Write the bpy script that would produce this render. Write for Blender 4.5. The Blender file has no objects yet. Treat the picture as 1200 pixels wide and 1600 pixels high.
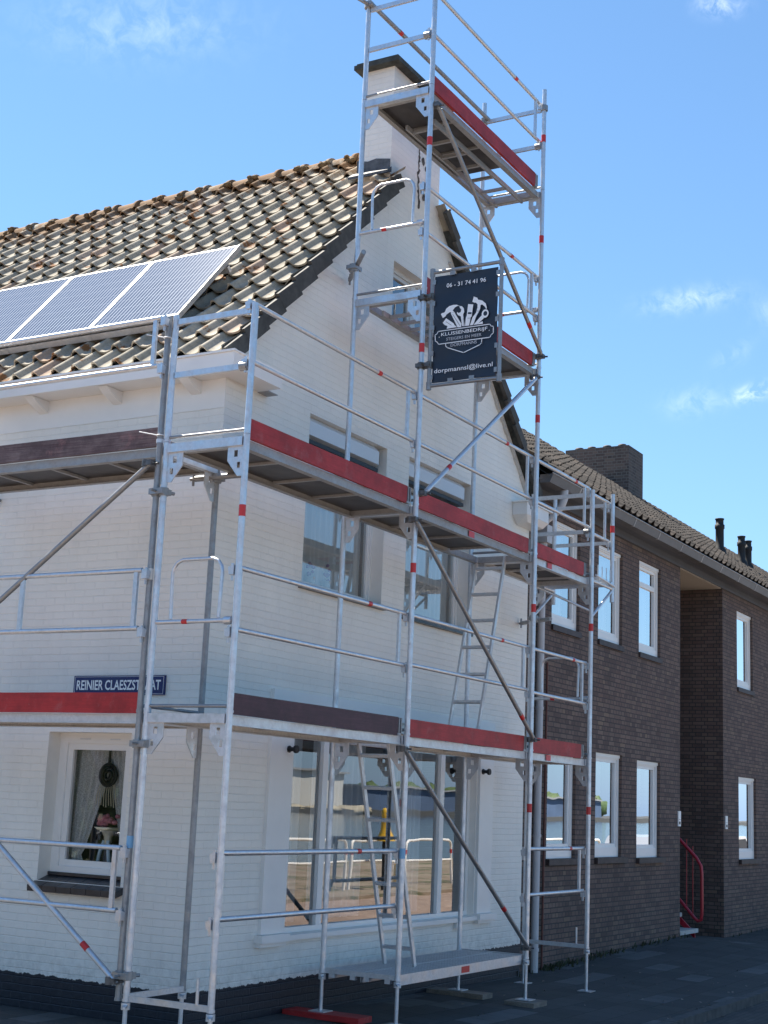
import bpy, bmesh, math, random
from mathutils import Vector, Matrix
from mathutils.geometry import tessellate_polygon
random.seed(7)
S = bpy.context.scene
C = bpy.context.collection
R = math.radians

# ------------------------------------------------------------------ camera
CP = Vector((-8.2299, -5.9696, -0.5895))
yaw, pitch, roll, F = 0.5273, 0.2003, 0.0428, 2243.8
fw = Vector((math.cos(pitch)*math.cos(yaw), math.cos(pitch)*math.sin(yaw), math.sin(pitch)))
rt = Vector((math.sin(yaw), -math.cos(yaw), 0)); up = rt.cross(fw)
r2 = rt*math.cos(roll)+up*math.sin(roll); u2 = -rt*math.sin(roll)+up*math.cos(roll)
cd = bpy.data.cameras.new("camera"); cam = bpy.data.objects.new("camera", cd); C.objects.link(cam)
cam.matrix_world = Matrix(((r2.x, u2.x, -fw.x, CP.x), (r2.y, u2.y, -fw.y, CP.y), (r2.z, u2.z, -fw.z, CP.z), (0, 0, 0, 1)))
cd.sensor_fit = 'VERTICAL'; cd.sensor_height = 24; cd.lens = F/1600*24
cd.clip_start = .1; cd.clip_end = 3000
S.camera = cam

# ------------------------------------------------------------------ light
SUN = Vector((0.12, 0.50, 0.86)).normalized()
el = math.asin(SUN.z)
W = bpy.data.worlds.new("World"); S.world = W; W.use_nodes = True
nt = W.node_tree; N = nt.nodes; N.clear(); LK = nt.links.new
sky = N.new('ShaderNodeTexSky'); sky.sky_type = 'NISHITA'; sky.sun_disc = False
sky.sun_elevation = el; sky.sun_rotation = math.atan2(SUN.x, SUN.y)
sky.air_density = 1.0; sky.dust_density = 0.0; sky.ozone_density = 3.0
bg = N.new('ShaderNodeBackground'); bg.inputs[1].default_value = 0.078
wo = N.new('ShaderNodeOutputWorld')
tcw = N.new('ShaderNodeTexCoord')
def wmath(op, a, b=None, c=None):
    n = N.new('ShaderNodeMath'); n.operation = op
    for i, v in enumerate((a, b, c)):
        if v is None: continue
        if isinstance(v, (int, float)): n.inputs[i].default_value = v
        else: LK(v, n.inputs[i])
    return n.outputs[0]
def wdot(vec):
    n = N.new('ShaderNodeVectorMath'); n.operation = 'DOT_PRODUCT'
    LK(tcw.outputs['Generated'], n.inputs[0]); n.inputs[1].default_value = vec
    return n.outputs['Value']
nz = N.new('ShaderNodeTexNoise'); LK(tcw.outputs['Generated'], nz.inputs['Vector'])
nz.inputs['Scale'].default_value = 75; nz.inputs['Detail'].default_value = 9; nz.inputs['Roughness'].default_value = .62; nz.inputs['Distortion'].default_value = .5
tot = None
# thin wisps of cloud, each at its own bearing in the sky (direction, half width, half height, strength)
def bearing(u, v): return (fw + r2*((u-600)/F) - u2*((v-800)/F)).normalized()
for (u, v, a, b, ang, st) in ((1030, 468, .026, .007, 8, .26), (1126, 614, .011, .005, 18, .5), (1035, 628, .017, .008, 8, .16), (1192, 486, .02, .010, 0, .2),
                             (1075, 8, .012, .006, 0, .4),(170, 40, .06, .02, 0, .10), (1095, 555, .012, .006, 30, .1)):
    d = bearing(u, v); rr = (bearing(u+100, v)-d).normalized(); uu = d.cross(rr)*-1
    ca, sa = math.cos(R(ang)), math.sin(R(ang))
    e1 = rr*ca+uu*sa; e2 = -rr*sa+uu*ca
    x = wmath('DIVIDE', wdot(e1), a); y = wmath('DIVIDE', wdot(e2), b)
    # remove the centre's own offset (zero, since e1,e2 are perpendicular to d)
    q = wmath('ADD', wmath('MULTIPLY', x, x), wmath('MULTIPLY', y, y))
    g = wmath('MULTIPLY', wmath('EXPONENT', wmath('MULTIPLY', q, -1)), st)
    g = wmath('MULTIPLY', g, wmath('GREATER_THAN', wdot(d), 0))
    tot = g if tot is None else wmath('ADD', tot, g)
mr = N.new('ShaderNodeMapRange'); LK(nz.outputs['Fac'], mr.inputs['Value'])
mr.inputs['From Min'].default_value = .40; mr.inputs['From Max'].default_value = .72
cf = wmath('MINIMUM', wmath('MULTIPLY', wmath('MULTIPLY', tot, mr.outputs[0]), 1.1), .8)
mx = N.new('ShaderNodeMix'); mx.data_type = 'RGBA'
sep = N.new('ShaderNodeSeparateXYZ'); LK(tcw.outputs['Generated'], sep.inputs[0])
hz = wmath('MULTIPLY', wmath('EXPONENT', wmath('MULTIPLY', wmath('ABSOLUTE', sep.outputs['Z']), -7)), .85)
mh = N.new('ShaderNodeMix'); mh.data_type = 'RGBA'; tn = N.new('ShaderNodeMix'); tn.data_type = 'RGBA'; tn.blend_type = 'MULTIPLY'; tn.inputs['Factor'].default_value = 1; LK(sky.outputs[0], tn.inputs['A']); tn.inputs['B'].default_value = (.78, .94, .98, 1)
LK(hz, mh.inputs['Factor']); LK(tn.outputs['Result'], mh.inputs['A']); mh.inputs['B'].default_value = (1.45, 2.5, 4.6, 1)
LK(cf, mx.inputs['Factor']); LK(mh.outputs['Result'], mx.inputs['A']); mx.inputs['B'].default_value = (11, 11.5, 12, 1)
LK(mx.outputs['Result'], bg.inputs[0]); LK(bg.outputs[0], wo.inputs[0])
sd = bpy.data.lights.new("sun", 'SUN'); sd.energy = 4.8; sd.angle = R(.53); sd.color = (1, .93, .82)
so = bpy.data.objects.new("sun", sd); C.objects.link(so); so.rotation_euler = SUN.to_track_quat('Z', 'Y').to_euler()
S.view_settings.view_transform = 'Standard'; S.view_settings.look = 'None'; S.view_settings.gamma = 1
S.view_settings.exposure = 1.45
S.cycles.max_bounces = 8; S.cycles.transparent_max_bounces = 12

# ------------------------------------------------------------------ materials
def srgb(r, g, b):
    f = lambda c: (c/255/12.92 if c/255 <= .04045 else ((c/255+.055)/1.055)**2.4)
    return (f(r), f(g), f(b), 1)
class MT:
    def __init__(s, name, rough=.7, metal=0, spec=.5):
        s.m = bpy.data.materials.new(name); s.m.use_nodes = True
        s.t = s.m.node_tree; s.n = s.t.nodes; s.b = s.n['Principled BSDF']
        s.b.inputs['Roughness'].default_value = rough; s.b.inputs['Metallic'].default_value = metal
        s.b.inputs['Specular IOR Level'].default_value = spec
        s.tc = s.n.new('ShaderNodeTexCoord')
    def L(s, a, b): s.t.links.new(a, b)
    def noise(s, scale, detail=5, rough=.55, src='Object', sc=None):
        n = s.n.new('ShaderNodeTexNoise'); n.inputs['Scale'].default_value = scale; n.inputs['Detail'].default_value = detail; n.inputs['Roughness'].default_value = rough
        v = s.tc.outputs[src]
        if sc:
            mp = s.n.new('ShaderNodeMapping'); mp.inputs['Scale'].default_value = sc; s.L(v, mp.inputs[0]); v = mp.outputs[0]
        s.L(v, n.inputs['Vector']); return n.outputs['Fac']
    def ramp(s, fac, stops):
        n = s.n.new('ShaderNodeValToRGB'); s.L(fac, n.inputs[0]); e = n.color_ramp.elements
        while len(e) > 1: e.remove(e[0])
        e[0].position = stops[0][0]; e[0].color = stops[0][1] if not isinstance(stops[0][1], (int, float)) else (stops[0][1],)*3+(1,)
        for p, c in stops[1:]:
            q = e.new(p); q.color = c if not isinstance(c, (int, float)) else (c, c, c, 1)
        return n.outputs[0]
    def mix(s, fac, a, b, mode='MIX'):
        n = s.n.new('ShaderNodeMix'); n.data_type = 'RGBA'; n.blend_type = mode
        for k, v in (('Factor', fac), ('A', a), ('B', b)):
            if isinstance(v, (int, float)) and k == 'Factor': n.inputs[k].default_value = v
            elif isinstance(v, tuple): n.inputs[k].default_value = v
            else: s.L(v, n.inputs[k])
        return n.outputs['Result']
    def math(s, op, a, b=None):
        n = s.n.new('ShaderNodeMath'); n.operation = op
        for i, v in enumerate((a, b)):
            if v is None: continue
            if isinstance(v, (int, float)): n.inputs[i].default_value = v
            else: s.L(v, n.inputs[i])
        return n.outputs[0]
    def col(s, c):
        if isinstance(c, tuple): s.b.inputs['Base Color'].default_value = c
        else: s.L(c, s.b.inputs['Base Color'])
    def bump(s, h, strength=.4, dist=.01):
        n = s.n.new('ShaderNodeBump'); n.inputs['Strength'].default_value = strength; n.inputs['Distance'].default_value = dist
        s.L(h, n.inputs['Height']); s.L(n.outputs[0], s.b.inputs['Normal'])
    def rough(s, v): s.L(v, s.b.inputs['Roughness'])
    def brick(s, c1, c2, mo, bw=.22, rh=.062, ms=.012, smooth=.1, src='UV', off=.5):
        n = s.n.new('ShaderNodeTexBrick'); s.L(s.tc.outputs[src] if isinstance(src, str) else src, n.inputs['Vector'])
        n.inputs['Color1'].default_value = c1; n.inputs['Color2'].default_value = c2; n.inputs['Mortar'].default_value = mo
        n.inputs['Scale'].default_value = 1; n.inputs['Brick Width'].default_value = bw; n.inputs['Row Height'].default_value = rh
        n.inputs['Mortar Size'].default_value = ms/2; n.inputs['Mortar Smooth'].default_value = smooth; n.offset = off
        return n
    def warp(s, amt, scale):
        nn = s.n.new('ShaderNodeTexNoise'); nn.inputs['Scale'].default_value = scale; s.L(s.tc.outputs['UV'], nn.inputs['Vector'])
        a = s.n.new('ShaderNodeVectorMath'); a.operation = 'MULTIPLY_ADD'
        s.L(nn.outputs['Color'], a.inputs[0]); a.inputs[1].default_value = (amt, amt, 0); s.L(s.tc.outputs['UV'], a.inputs[2])
        return a.outputs[0]

def simple(name, c, rough=.6, metal=0, nscale=0, amt=.15, bump=0, spec=.5):
    m = MT(name, rough, metal, spec)
    if nscale:
        f = m.noise(nscale)
        m.col(m.mix(m.ramp(f, [(.3, 0.), (.7, 1.)]), tuple(v*(1-amt) for v in c[:3])+(1,), tuple(min(1, v*(1+amt)) for v in c[:3])+(1,)))
        if bump: m.bump(f, bump, .004)
    else: m.col(c)
    return m.m
M = {}
# painted brick
def painted(name, plinth=True):
    m = MT(name, .55); w = m.warp(.012, 9)
    br = m.brick((.80, .80, .80, 1), (.70, .70, .70, 1), (.5, .5, .5, 1), smooth=.9, src=w)
    n1 = m.noise(1.3, 4); n2 = m.noise(38, 4, .6)
    base = m.mix(m.ramp(n1, [(.35, 0.), (.65, 1.)]), (.85, .82, .75, 1), (.89, .865, .795, 1))
    stain = m.mix(m.ramp(m.noise(2.2, 8, .7, sc=(1, 1, .35)), [(.50, 0.), (.78, .30)]), base, (.60, .58, .54, 1))
    c = m.mix(m.math('MULTIPLY', br.outputs['Fac'], .05), stain, (.62, .61, .6, 1))
    if plinth:
        s0_ = m.n.new('ShaderNodeSeparateXYZ'); m.L(m.tc.outputs['UV'], s0_.inputs[0]); gr = m.n.new('ShaderNodeMapRange'); m.L(s0_.outputs['Y'], gr.inputs['Value']); gr.inputs['From Min'].default_value = -1.75; gr.inputs['From Max'].default_value = -2.1
        c = m.mix(m.math('MULTIPLY', m.math('MULTIPLY', gr.outputs[0], m.ramp(m.noise(11, 7, .75, src='UV'), [(.42, 0.), (.66, 1.)])), .5), c, (.36, .34, .30, 1))
        sep = m.n.new('ShaderNodeSeparateXYZ'); m.L(m.tc.outputs['UV'], sep.inputs[0])
        e = m.math('ADD', sep.outputs['Y'], m.math('MULTIPLY', m.math('SUBTRACT', m.noise(14, 5, .7, src='UV'), .5), .07))
        black = m.math('LESS_THAN', e, -2.085)
        dk = m.mix(m.ramp(m.noise(20, 4), [(.35, 0.), (.7, 1.)]), (.009, .012, .020, 1), (.018, .022, .033, 1))
        c = m.mix(black, c, dk)
    m.col(c)
    h = m.math('ADD', m.math('MULTIPLY', m.math('SUBTRACT', 1, br.outputs['Fac']), 1), m.math('MULTIPLY', m.ramp(br.outputs['Color'], [(.68, 0.), (.82, .55)]), .5))
    h = m.math('ADD', h, m.math('MULTIPLY', n2, .6))
    m.bump(h, .42, .011); return m.m
M['wall'] = painted('painted_white_brick'); M['wallplain'] = painted('painted_white_render', False)
M['render'] = simple('smooth_white_render', (.84, .81, .745, 1), .6, 0, 6, .04, .2)
def brown(name, a, b, mo, tan=.5):
    m = MT(name, .85); w = m.warp(.008, 7)
    br = m.brick((0, 0, 0, 1), (1, 1, 1, 1), (.5, .5, .5, 1), smooth=.2, src=w, ms=.014, bw=.21); br.squash = .5; br.squash_frequency = 2
    big = m.noise(.55, 4, .6)
    c = m.mix(br.outputs['Color'], a, b)
    c = m.mix(m.ramp(br.outputs['Color'], [(.90, 0.), (.97, tan)]), c, (.22, .155, .10, 1))
    c = m.mix(m.ramp(big, [(.35, 0.), (.7, .5)]), c, tuple(v*.68 for v in a[:3])+(1,))
    c = m.mix(m.ramp(m.noise(1.6, 6, .7), [(.46, 0.), (.64, .55)]), c, (.17, .105, .085, 1)); c = m.mix(m.ramp(m.noise(60, 3), [(.4, 0.), (.8, .4)]), c, tuple(v*1.8 for v in a[:3])+(1,))
    c = m.mix(br.outputs['Fac'], c, mo)
    m.col(c)
    h = m.math('ADD', m.math('MULTIPLY', m.math('SUBTRACT', 1, br.outputs['Fac']), 1), m.math('MULTIPLY', m.noise(50, 4), .4))
    m.bump(h, .6, .012); return m.m
M['brown'] = brown('brown_brick', (.088, .060, .052, 1), (.205, .145, .118, 1), (.050, .044, .042, 1), .6)
M['chimbrick'] = brown('chimney_brick', (.060, .045, .038, 1), (.16, .12, .098, 1), (.15, .135, .12, 1), .3)
# roof tiles
def tilemat(name, c1, c2, c3, lichen, dirt):
    m = MT(name, .9, 0, .2)
    at = m.n.new('ShaderNodeAttribute'); at.attribute_name = 'tint'; at.attribute_type = 'GEOMETRY'
    c = m.ramp(at.outputs['Fac'], [(0., c1), (.55, c2), (.84, c2), (.95, c3), (1., c3)])
    c = m.mix(m.ramp(m.noise(9, 6, .65), [(.45, 0.), (.75, dirt)]), c, (.07, .06, .05, 1))
    c = m.mix(m.ramp(m.noise(70, 3, .6), [(.52, 0.), (.72, .45)]), c, tuple(v*.45 for v in c1[:3])+(1,))
    c = m.mix(m.ramp(m.noise(3.1, 7, .72), [(.585, 0.), (.62, lichen)]), c, (.20, .085, .028, 1))
    c = m.mix(m.ramp(m.noise(6.3, 7, .7), [(.66, 0.), (.70, lichen*.8)]), c, (.50, .47, .38, 1))
    if lichen > .5:
        sz = m.n.new('ShaderNodeSeparateXYZ'); g_ = m.n.new('ShaderNodeNewGeometry'); m.L(g_.outputs['Position'], sz.inputs[0]); mr_ = m.n.new('ShaderNodeMapRange'); m.L(sz.outputs['Z'], mr_.inputs['Value']); mr_.inputs['From Min'].default_value = 5.5; mr_.inputs['From Max'].default_value = 6.3; mr_.inputs['To Max'].default_value = .32
        f_ = m.math('ADD', m.noise(2.1, 7, .75), mr_.outputs[0]); c = m.mix(m.ramp(f_, [(.68, 0.), (.78, .85)]), c, (.17, .088, .035, 1))
    m.col(c); m.bump(m.noise(90, 4), .35, .003); return m.m
M['tile'] = tilemat('weathered_concrete_tile', (.33, .30, .24, 1), (.42, .38, .31, 1), (.43, .32, .24, 1), .95, .45)
M['tileb'] = tilemat('brown_roof_tile', (.062, .056, .051, 1), (.098, .086, .076, 1), (.12, .10, .085, 1), .1, .5)
M['verge'] = simple('dark_verge_tile', (.065, .062, .055, 1), .75, 0, 12, .35, .4)
M['ridge'] = tilemat('mossy_ridge_tile', (.30, .28, .23, 1), (.36, .33, .27, 1), (.25, .2, .14, 1), .8, .9)
M['moss'] = simple('mortar_moss', (.15, .10, .05, 1), .95, 0, 30, .5, .5)
def galv(name, c, rough=.42, metal=.75):
    m = MT(name, rough, metal)
    v = m.n.new('ShaderNodeTexVoronoi'); v.inputs['Scale'].default_value = 45; m.L(m.tc.outputs['Object'], v.inputs['Vector'])
    c0 = m.mix(m.ramp(v.outputs['Color'], [(.2, 0.), (.8, 1.)]), tuple(x*.95 for x in c[:3])+(1,), tuple(min(1, x*1.04) for x in c[:3])+(1,))
    c0 = m.mix(m.ramp(m.noise(7, 7, .7), [(.52, 0.), (.78, .4)]), c0, tuple(x*.5 for x in c[:3])+(1,))
    c0 = m.mix(m.ramp(m.noise(23, 6, .7, sc=(1, 1, .5)), [(.66, 0.), (.73, .4)]), c0, (.22, .19, .16, 1))
    m.col(c0); m.rough(m.ramp(m.noise(15, 5), [(.3, rough-.1), (.7, rough+.22)])); m.bump(m.noise(120, 2), .12, .001)
    return m.m
M['galv'] = galv('galvanised_steel', (.64, .66, .69, 1), .40, .85); M['galvold'] = galv('old_dull_steel', (.33, .335, .34, 1), .48, .75)
M['alu'] = galv('aluminium_profile', (.64, .64, .64, 1), .42, .6); M['aludirty'] = galv('dirty_aluminium', (.36, .36, .36, 1), .5, .5)
M['blacksteel'] = simple('dark_coupler_steel', (.13, .13, .13, 1), .5, .6, 30, .4)
def wood(name, a, b, scuff, axis=(.5, 14, 14)):
    m = MT(name, .6)
    f = m.noise(5, 7, .65, sc=axis)
    c = m.mix(m.ramp(f, [(.3, 0.), (.7, 1.)]), a, b)
    k = m.noise(2.3, 2, .5); c = m.mix(m.ramp(k, [(.68, 0.), (.74, .6)]), c, tuple(v*.45 for v in a[:3])+(1,))
    c = m.mix(m.ramp(m.noise(17, 8, .75), [(.66, 0.), (.69, scuff)]), c, (.45, .33, .3, 1))
    c = m.mix(m.ramp(m.noise(3.2, 7, .72), [(.42, 0.), (.62, .65)]), c, tuple(v*.45 for v in a[:3])+(1,)); c = m.mix(m.ramp(m.noise(4.6, 7, .75), [(.56, 0.), (.68, scuff*.8)]), c, (.42, .20, .19, 1))
    c = m.mix(m.ramp(m.noise(9, 8, .8, sc=tuple(q*1.5 for q in axis)), [(.4, 0.), (.62, .5)]), c, tuple(v*.55 for v in a[:3])+(1,)); m.col(c); m.bump(f, .35, .004); return m.m
M['red'] = wood('red_painted_wood', (.38, .020, .022, 1), (.50, .034, .036, 1), .35); M['redy'] = wood('red_painted_board', (.42, .018, .020, 1), (.54, .030, .030, 1), .45, (14, .5, 14))
M['purple'] = wood('faded_purple_wood', (.060, .024, .034, 1), (.10, .040, .052, 1), .2)
M['weath'] = wood('weathered_maroon_wood', (.10, .045, .045, 1), (.26, .20, .19, 1), .7, (14, .5, 14))
M['wood'] = wood('grey_plank_wood', (.20, .17, .14, 1), (.32, .28, .23, 1), .1)
M['ply'] = simple('dark_phenolic_plywood', (.045, .043, .045, 1), .5, 0, 6, .4)
M['white'] = simple('white_paint', (.83, .82, .79, 1), .35, 0, 3, .03); M['offwhite'] = simple('offwhite_pvc', (.72, .71, .67, 1), .4, 0, 3, .04)
M['greyframe'] = simple('grey_shutter_metal', (.66, .68, .70, 1), .4, .1); M['black'] = simple('black_rubber', (.012, .012, .014, 1), .5)
M['soot'] = simple('sooty_black_pipe', (.016, .016, .017, 1), .7, 0, 20, .3)
M['sillt'] = simple('dark_glazed_sill_tile', (.028, .028, .034, 1), .3, 0, 10, .4)
M['sillb'] = simple('dark_brick_sill', (.045, .03, .028, 1), .6, 0, 10, .4)
M['zinc'] = simple('painted_zinc', (.11, .115, .125, 1), .5, .1, 5, .15); M['zincl'] = simple('zinc_gutter', (.34, .34, .34, 1), .5, .3, 8, .2)
M['fascia'] = simple('grey_blue_board', (.10, .115, .14, 1), .6, 0, 3, .12)
M['pipe'] = simple('pale_grey_pipe', (.52, .52, .53, 1), .5, 0, 4, .08); M['rustpipe'] = simple('maroon_thin_pipe', (.12, .045, .035, 1), .6, 0, 12, .3)
M['lead'] = simple('lead_flashing', (.09, .093, .098, 1), .6, 0, 14, .45, .4)
M['cap'] = simple('dark_concrete_cap', (.05, .055, .05, 1), .8, 0, 14, .5, .4); M['crack'] = simple('bare_cement', (.10, .085, .07, 1), .95, 0, 25, .6, .6)
M['concrete'] = simple('pale_concrete', (.50, .49, .46, 1), .8, 0, 10, .15, .3); M['soffit'] = simple('cream_soffit', (.42, .39, .34, 1), .7)
M['navy'] = simple('navy_banner_vinyl', (.012, .019, .036, 1), .45, 0, 3, .2); M['print'] = simple('white_print', (.88, .89, .90, 1), .6)
M['navyd'] = simple('grey_print', (.50, .52, .56, 1), .6)
M['sign'] = simple('blue_enamel', (.018, .028, .13, 1), .22); M['stick'] = simple('red_sticker', (.55, .03, .03, 1), .4); M['stickb'] = simple('blue_tape', (.20, .42, .62, 1), .5)
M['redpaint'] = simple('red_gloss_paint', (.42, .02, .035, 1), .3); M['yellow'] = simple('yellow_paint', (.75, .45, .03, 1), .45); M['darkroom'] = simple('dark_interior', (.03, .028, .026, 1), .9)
M['green'] = simple('weed_green', (.05, .06, .03, 1), .8, 0, 20, .4); M['leaf'] = simple('tree_leaf', (.06, .10, .03, 1), .6, 0, 2, .5); M['bark'] = simple('tree_bark', (.10, .075, .055, 1), .9, 0, 12, .4)
M['flower'] = simple('pink_petals', (.62, .22, .26, 1), .7, 0, 30, .4); M['paper'] = simple('cream_wrapping', (.75, .68, .50, 1), .6); M['ribbon'] = simple('pale_blue_ribbon', (.55, .72, .82, 1), .4)
M['violet'] = simple('violet_petals', (.40, .27, .46, 1), .7)
M['carpaint'] = simple('silver_car_paint', (.62, .64, .66, 1), .25, .5); M['shed'] = simple('blue_shed_cladding', (.07, .11, .19, 1), .6, 0, .1, .2); M['shedw'] = simple('pale_shed_cladding', (.5, .5, .48, 1), .6)
M['sandheap'] = simple('sand', (.34, .30, .22, 1), .95, 0, .3, .25)
def glass(name, refl, tint):
    m = bpy.data.materials.new(name); m.use_nodes = True; t = m.node_tree; n = t.nodes; n.clear()
    o = n.new('ShaderNodeOutputMaterial'); mixs = n.new('ShaderNodeMixShader'); tr = n.new('ShaderNodeBsdfTransparent'); gl = n.new('ShaderNodeBsdfGlossy')
    gl.inputs['Roughness'].default_value = .004; tr.inputs[0].default_value = tint; gl.inputs[0].default_value = (1, 1, 1, 1)
    fr = n.new('ShaderNodeFresnel'); fr.inputs[0].default_value = 1.52
    ma = n.new('ShaderNodeMath'); ma.operation = 'MULTIPLY_ADD'; ma.use_clamp = True; ma.inputs[1].default_value = refl; ma.inputs[2].default_value = .04
    t.links.new(fr.outputs[0], ma.inputs[0]); t.links.new(ma.outputs[0], mixs.inputs[0]); t.links.new(tr.outputs[0], mixs.inputs[1]); t.links.new(gl.outputs[0], mixs.inputs[2]); t.links.new(mixs.outputs[0], o.inputs[0])
    tc = n.new('ShaderNodeTexCoord'); no = n.new('ShaderNodeTexNoise'); no.inputs['Scale'].default_value = 1.6; no.inputs['Detail'].default_value = 1
    bu = n.new('ShaderNodeBump'); bu.inputs['Strength'].default_value = .02; bu.inputs['Distance'].default_value = .05
    t.links.new(tc.outputs['Object'], no.inputs['Vector']); t.links.new(no.outputs[0], bu.inputs['Height']); t.links.new(bu.outputs[0], gl.inputs['Normal'])
    return m
M['glass'] = glass('window_glass', 2.4, (.84, .87, .87, 1)); M['glassl'] = glass('clear_window_glass', 1.1, (.9, .92, .92, 1)); M['glassc'] = glass('sky_reflecting_glass', 4.2, (.78, .82, .84, 1))
def curtainmat(name, c, tr, lace=False):
    m = bpy.data.materials.new(name); m.use_nodes = True; t = m.node_tree; n = t.nodes; b = n['Principled BSDF']; o = n['Material Output']
    b.inputs['Base Color'].default_value = c; b.inputs['Roughness'].default_value = .9
    tp = n.new('ShaderNodeBsdfTransparent'); mi = n.new('ShaderNodeMixShader'); mi.inputs[0].default_value = 1-tr
    t.links.new(tp.outputs[0], mi.inputs[1]); t.links.new(b.outputs[0], mi.inputs[2]); t.links.new(mi.outputs[0], o.inputs[0])
    if lace:
        tc = n.new('ShaderNodeTexCoord'); v = n.new('ShaderNodeTexVoronoi'); v.inputs['Scale'].default_value = 60; v.feature = 'DISTANCE_TO_EDGE'
        t.links.new(tc.outputs['Object'], v.inputs['Vector']); rp = n.new('ShaderNodeMapRange'); rp.inputs['From Min'].default_value = .02; rp.inputs['From Max'].default_value = .12
        rp.inputs['To Min'].default_value = .90; rp.inputs['To Max'].default_value = .60
        t.links.new(v.outputs[0], rp.inputs[0]); t.links.new(rp.outputs[0], mi.inputs[0])
    return m
M['curtain'] = curtainmat('white_net_curtain', (.85, .86, .86, 1), .12); M['sheer'] = curtainmat('sheer_net', (.85, .87, .9, 1), .38); M['lace'] = curtainmat('lace_net', (.85, .85, .84, 1), .5, True)
# paving, road, water
def paving():
    m = MT('pavement_slabs', .85); w = m.warp(.01, 3)
    br = m.brick((0, 0, 0, 1), (1, 1, 1, 1), (.5, .5, .5, 1), bw=.30, rh=.30, ms=.008, src=w)
    c = m.mix(br.outputs['Color'], (.038, .040, .042, 1), (.058, .060, .062, 1))
    br2 = m.brick((0, 0, 0, 1), (1, 1, 1, 1), (0, 0, 0, 1), bw=.6, rh=.3, ms=.008, src=w)
    c = m.mix(m.ramp(br2.outputs['Color'], [(.80, 0.), (.84, .7)]), c, (.12, .125, .13, 1))
    c = m.mix(m.ramp(m.noise(1.4, 6, .7, src='UV'), [(.45, 0.), (.75, .6)]), c, (.028, .034, .024, 1))
    c = m.mix(br.outputs['Fac'], c, (.02, .022, .018, 1)); m.col(c)
    m.bump(m.math('SUBTRACT', m.math('MULTIPLY', m.noise(40, 4, src='UV'), .4), br.outputs['Fac']), .5, .01); return m.m
M['paving'] = paving()
def clinker(name, a, b, mo):
    m = MT(name, .85)
    br = m.brick((0, 0, 0, 1), (1, 1, 1, 1), (.5, .5, .5, 1), bw=.21, rh=.07, ms=.008, src=m.warp(.02, 1.5))
    c = m.mix(br.outputs['Color'], a, b); c = m.mix(m.ramp(m.noise(.7, 6, .7, src='UV'), [(.4, 0.), (.7, .6)]), c, tuple(v*.6 for v in a[:3])+(1,))
    c = m.mix(br.outputs['Fac'], c, mo); m.col(c); m.bump(m.math('SUBTRACT', 1, br.outputs['Fac']), .5, .008); return m.m
M['road'] = clinker('clinker_road', (.29, .20, .155, 1), (.40, .30, .24, 1), (.17, .14, .12, 1))
M['roadshade'] = clinker('shade_toned_clinker', (.055, .05, .048, 1), (.09, .08, .075, 1), (.03, .03, .028, 1))  # clinker colours lowered to the shaded tone near the kerb
M['kerb'] = simple('dark_kerb_stone', (.07, .072, .072, 1), .85, 0, 9, .3)
q_ = MT('worn_quay_paving', .95); qc = q_.mix(q_.ramp(q_.noise(.5, 7, .7, sc=(1, 1, 1)), [(.35, 0.), (.65, 1.)]), (.20, .145, .105, 1), (.31, .26, .20, 1))
qc = q_.mix(q_.ramp(q_.noise(.9, 8, .75), [(.52, 0.), (.58, .8)]), qc, (.08, .10, .045, 1)); qc = q_.mix(q_.ramp(q_.noise(1.7, 8, .8), [(.66, 0.), (.69, .7)]), qc, (.42, .41, .38, 1)); q_.col(qc); M['quay'] = q_.m
mw = MT('canal_water', .08); mw.col((.045, .06, .075, 1)); mw.bump(mw.noise(.6, 6, .6), .5, .15); M['water'] = mw.m
def solar():
    m = MT('solar_cells', .09, 0, .35); u = m.n.new('ShaderNodeSeparateXYZ'); m.L(m.tc.outputs['UV'], u.inputs[0])
    fx = m.math('FRACT', m.math('MULTIPLY', u.outputs['X'], 22.0)); ln = m.math('LESS_THAN', fx, .30)
    fy = m.math('FRACT', m.math('MULTIPLY', u.outputs['Y'], 8.0)); ly = m.math('LESS_THAN', fy, .03)
    c = m.mix(m.ramp(m.noise(8, 3), [(.3, 0.), (.7, 1.)]), (.072, .088, .125, 1), (.09, .108, .15, 1))
    c = m.mix(ln, c, (.36, .38, .42, 1)); c = m.mix(m.math('MULTIPLY', ly, .6), c, (.36, .38, .42, 1)); 
    c = m.mix(m.ramp(m.noise(22, 5, .8), [(.70, 0.), (.74, .7)]), c, (.6, .6, .6, 1)); m.col(c)
    return m.m
M['solar'] = solar()

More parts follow.
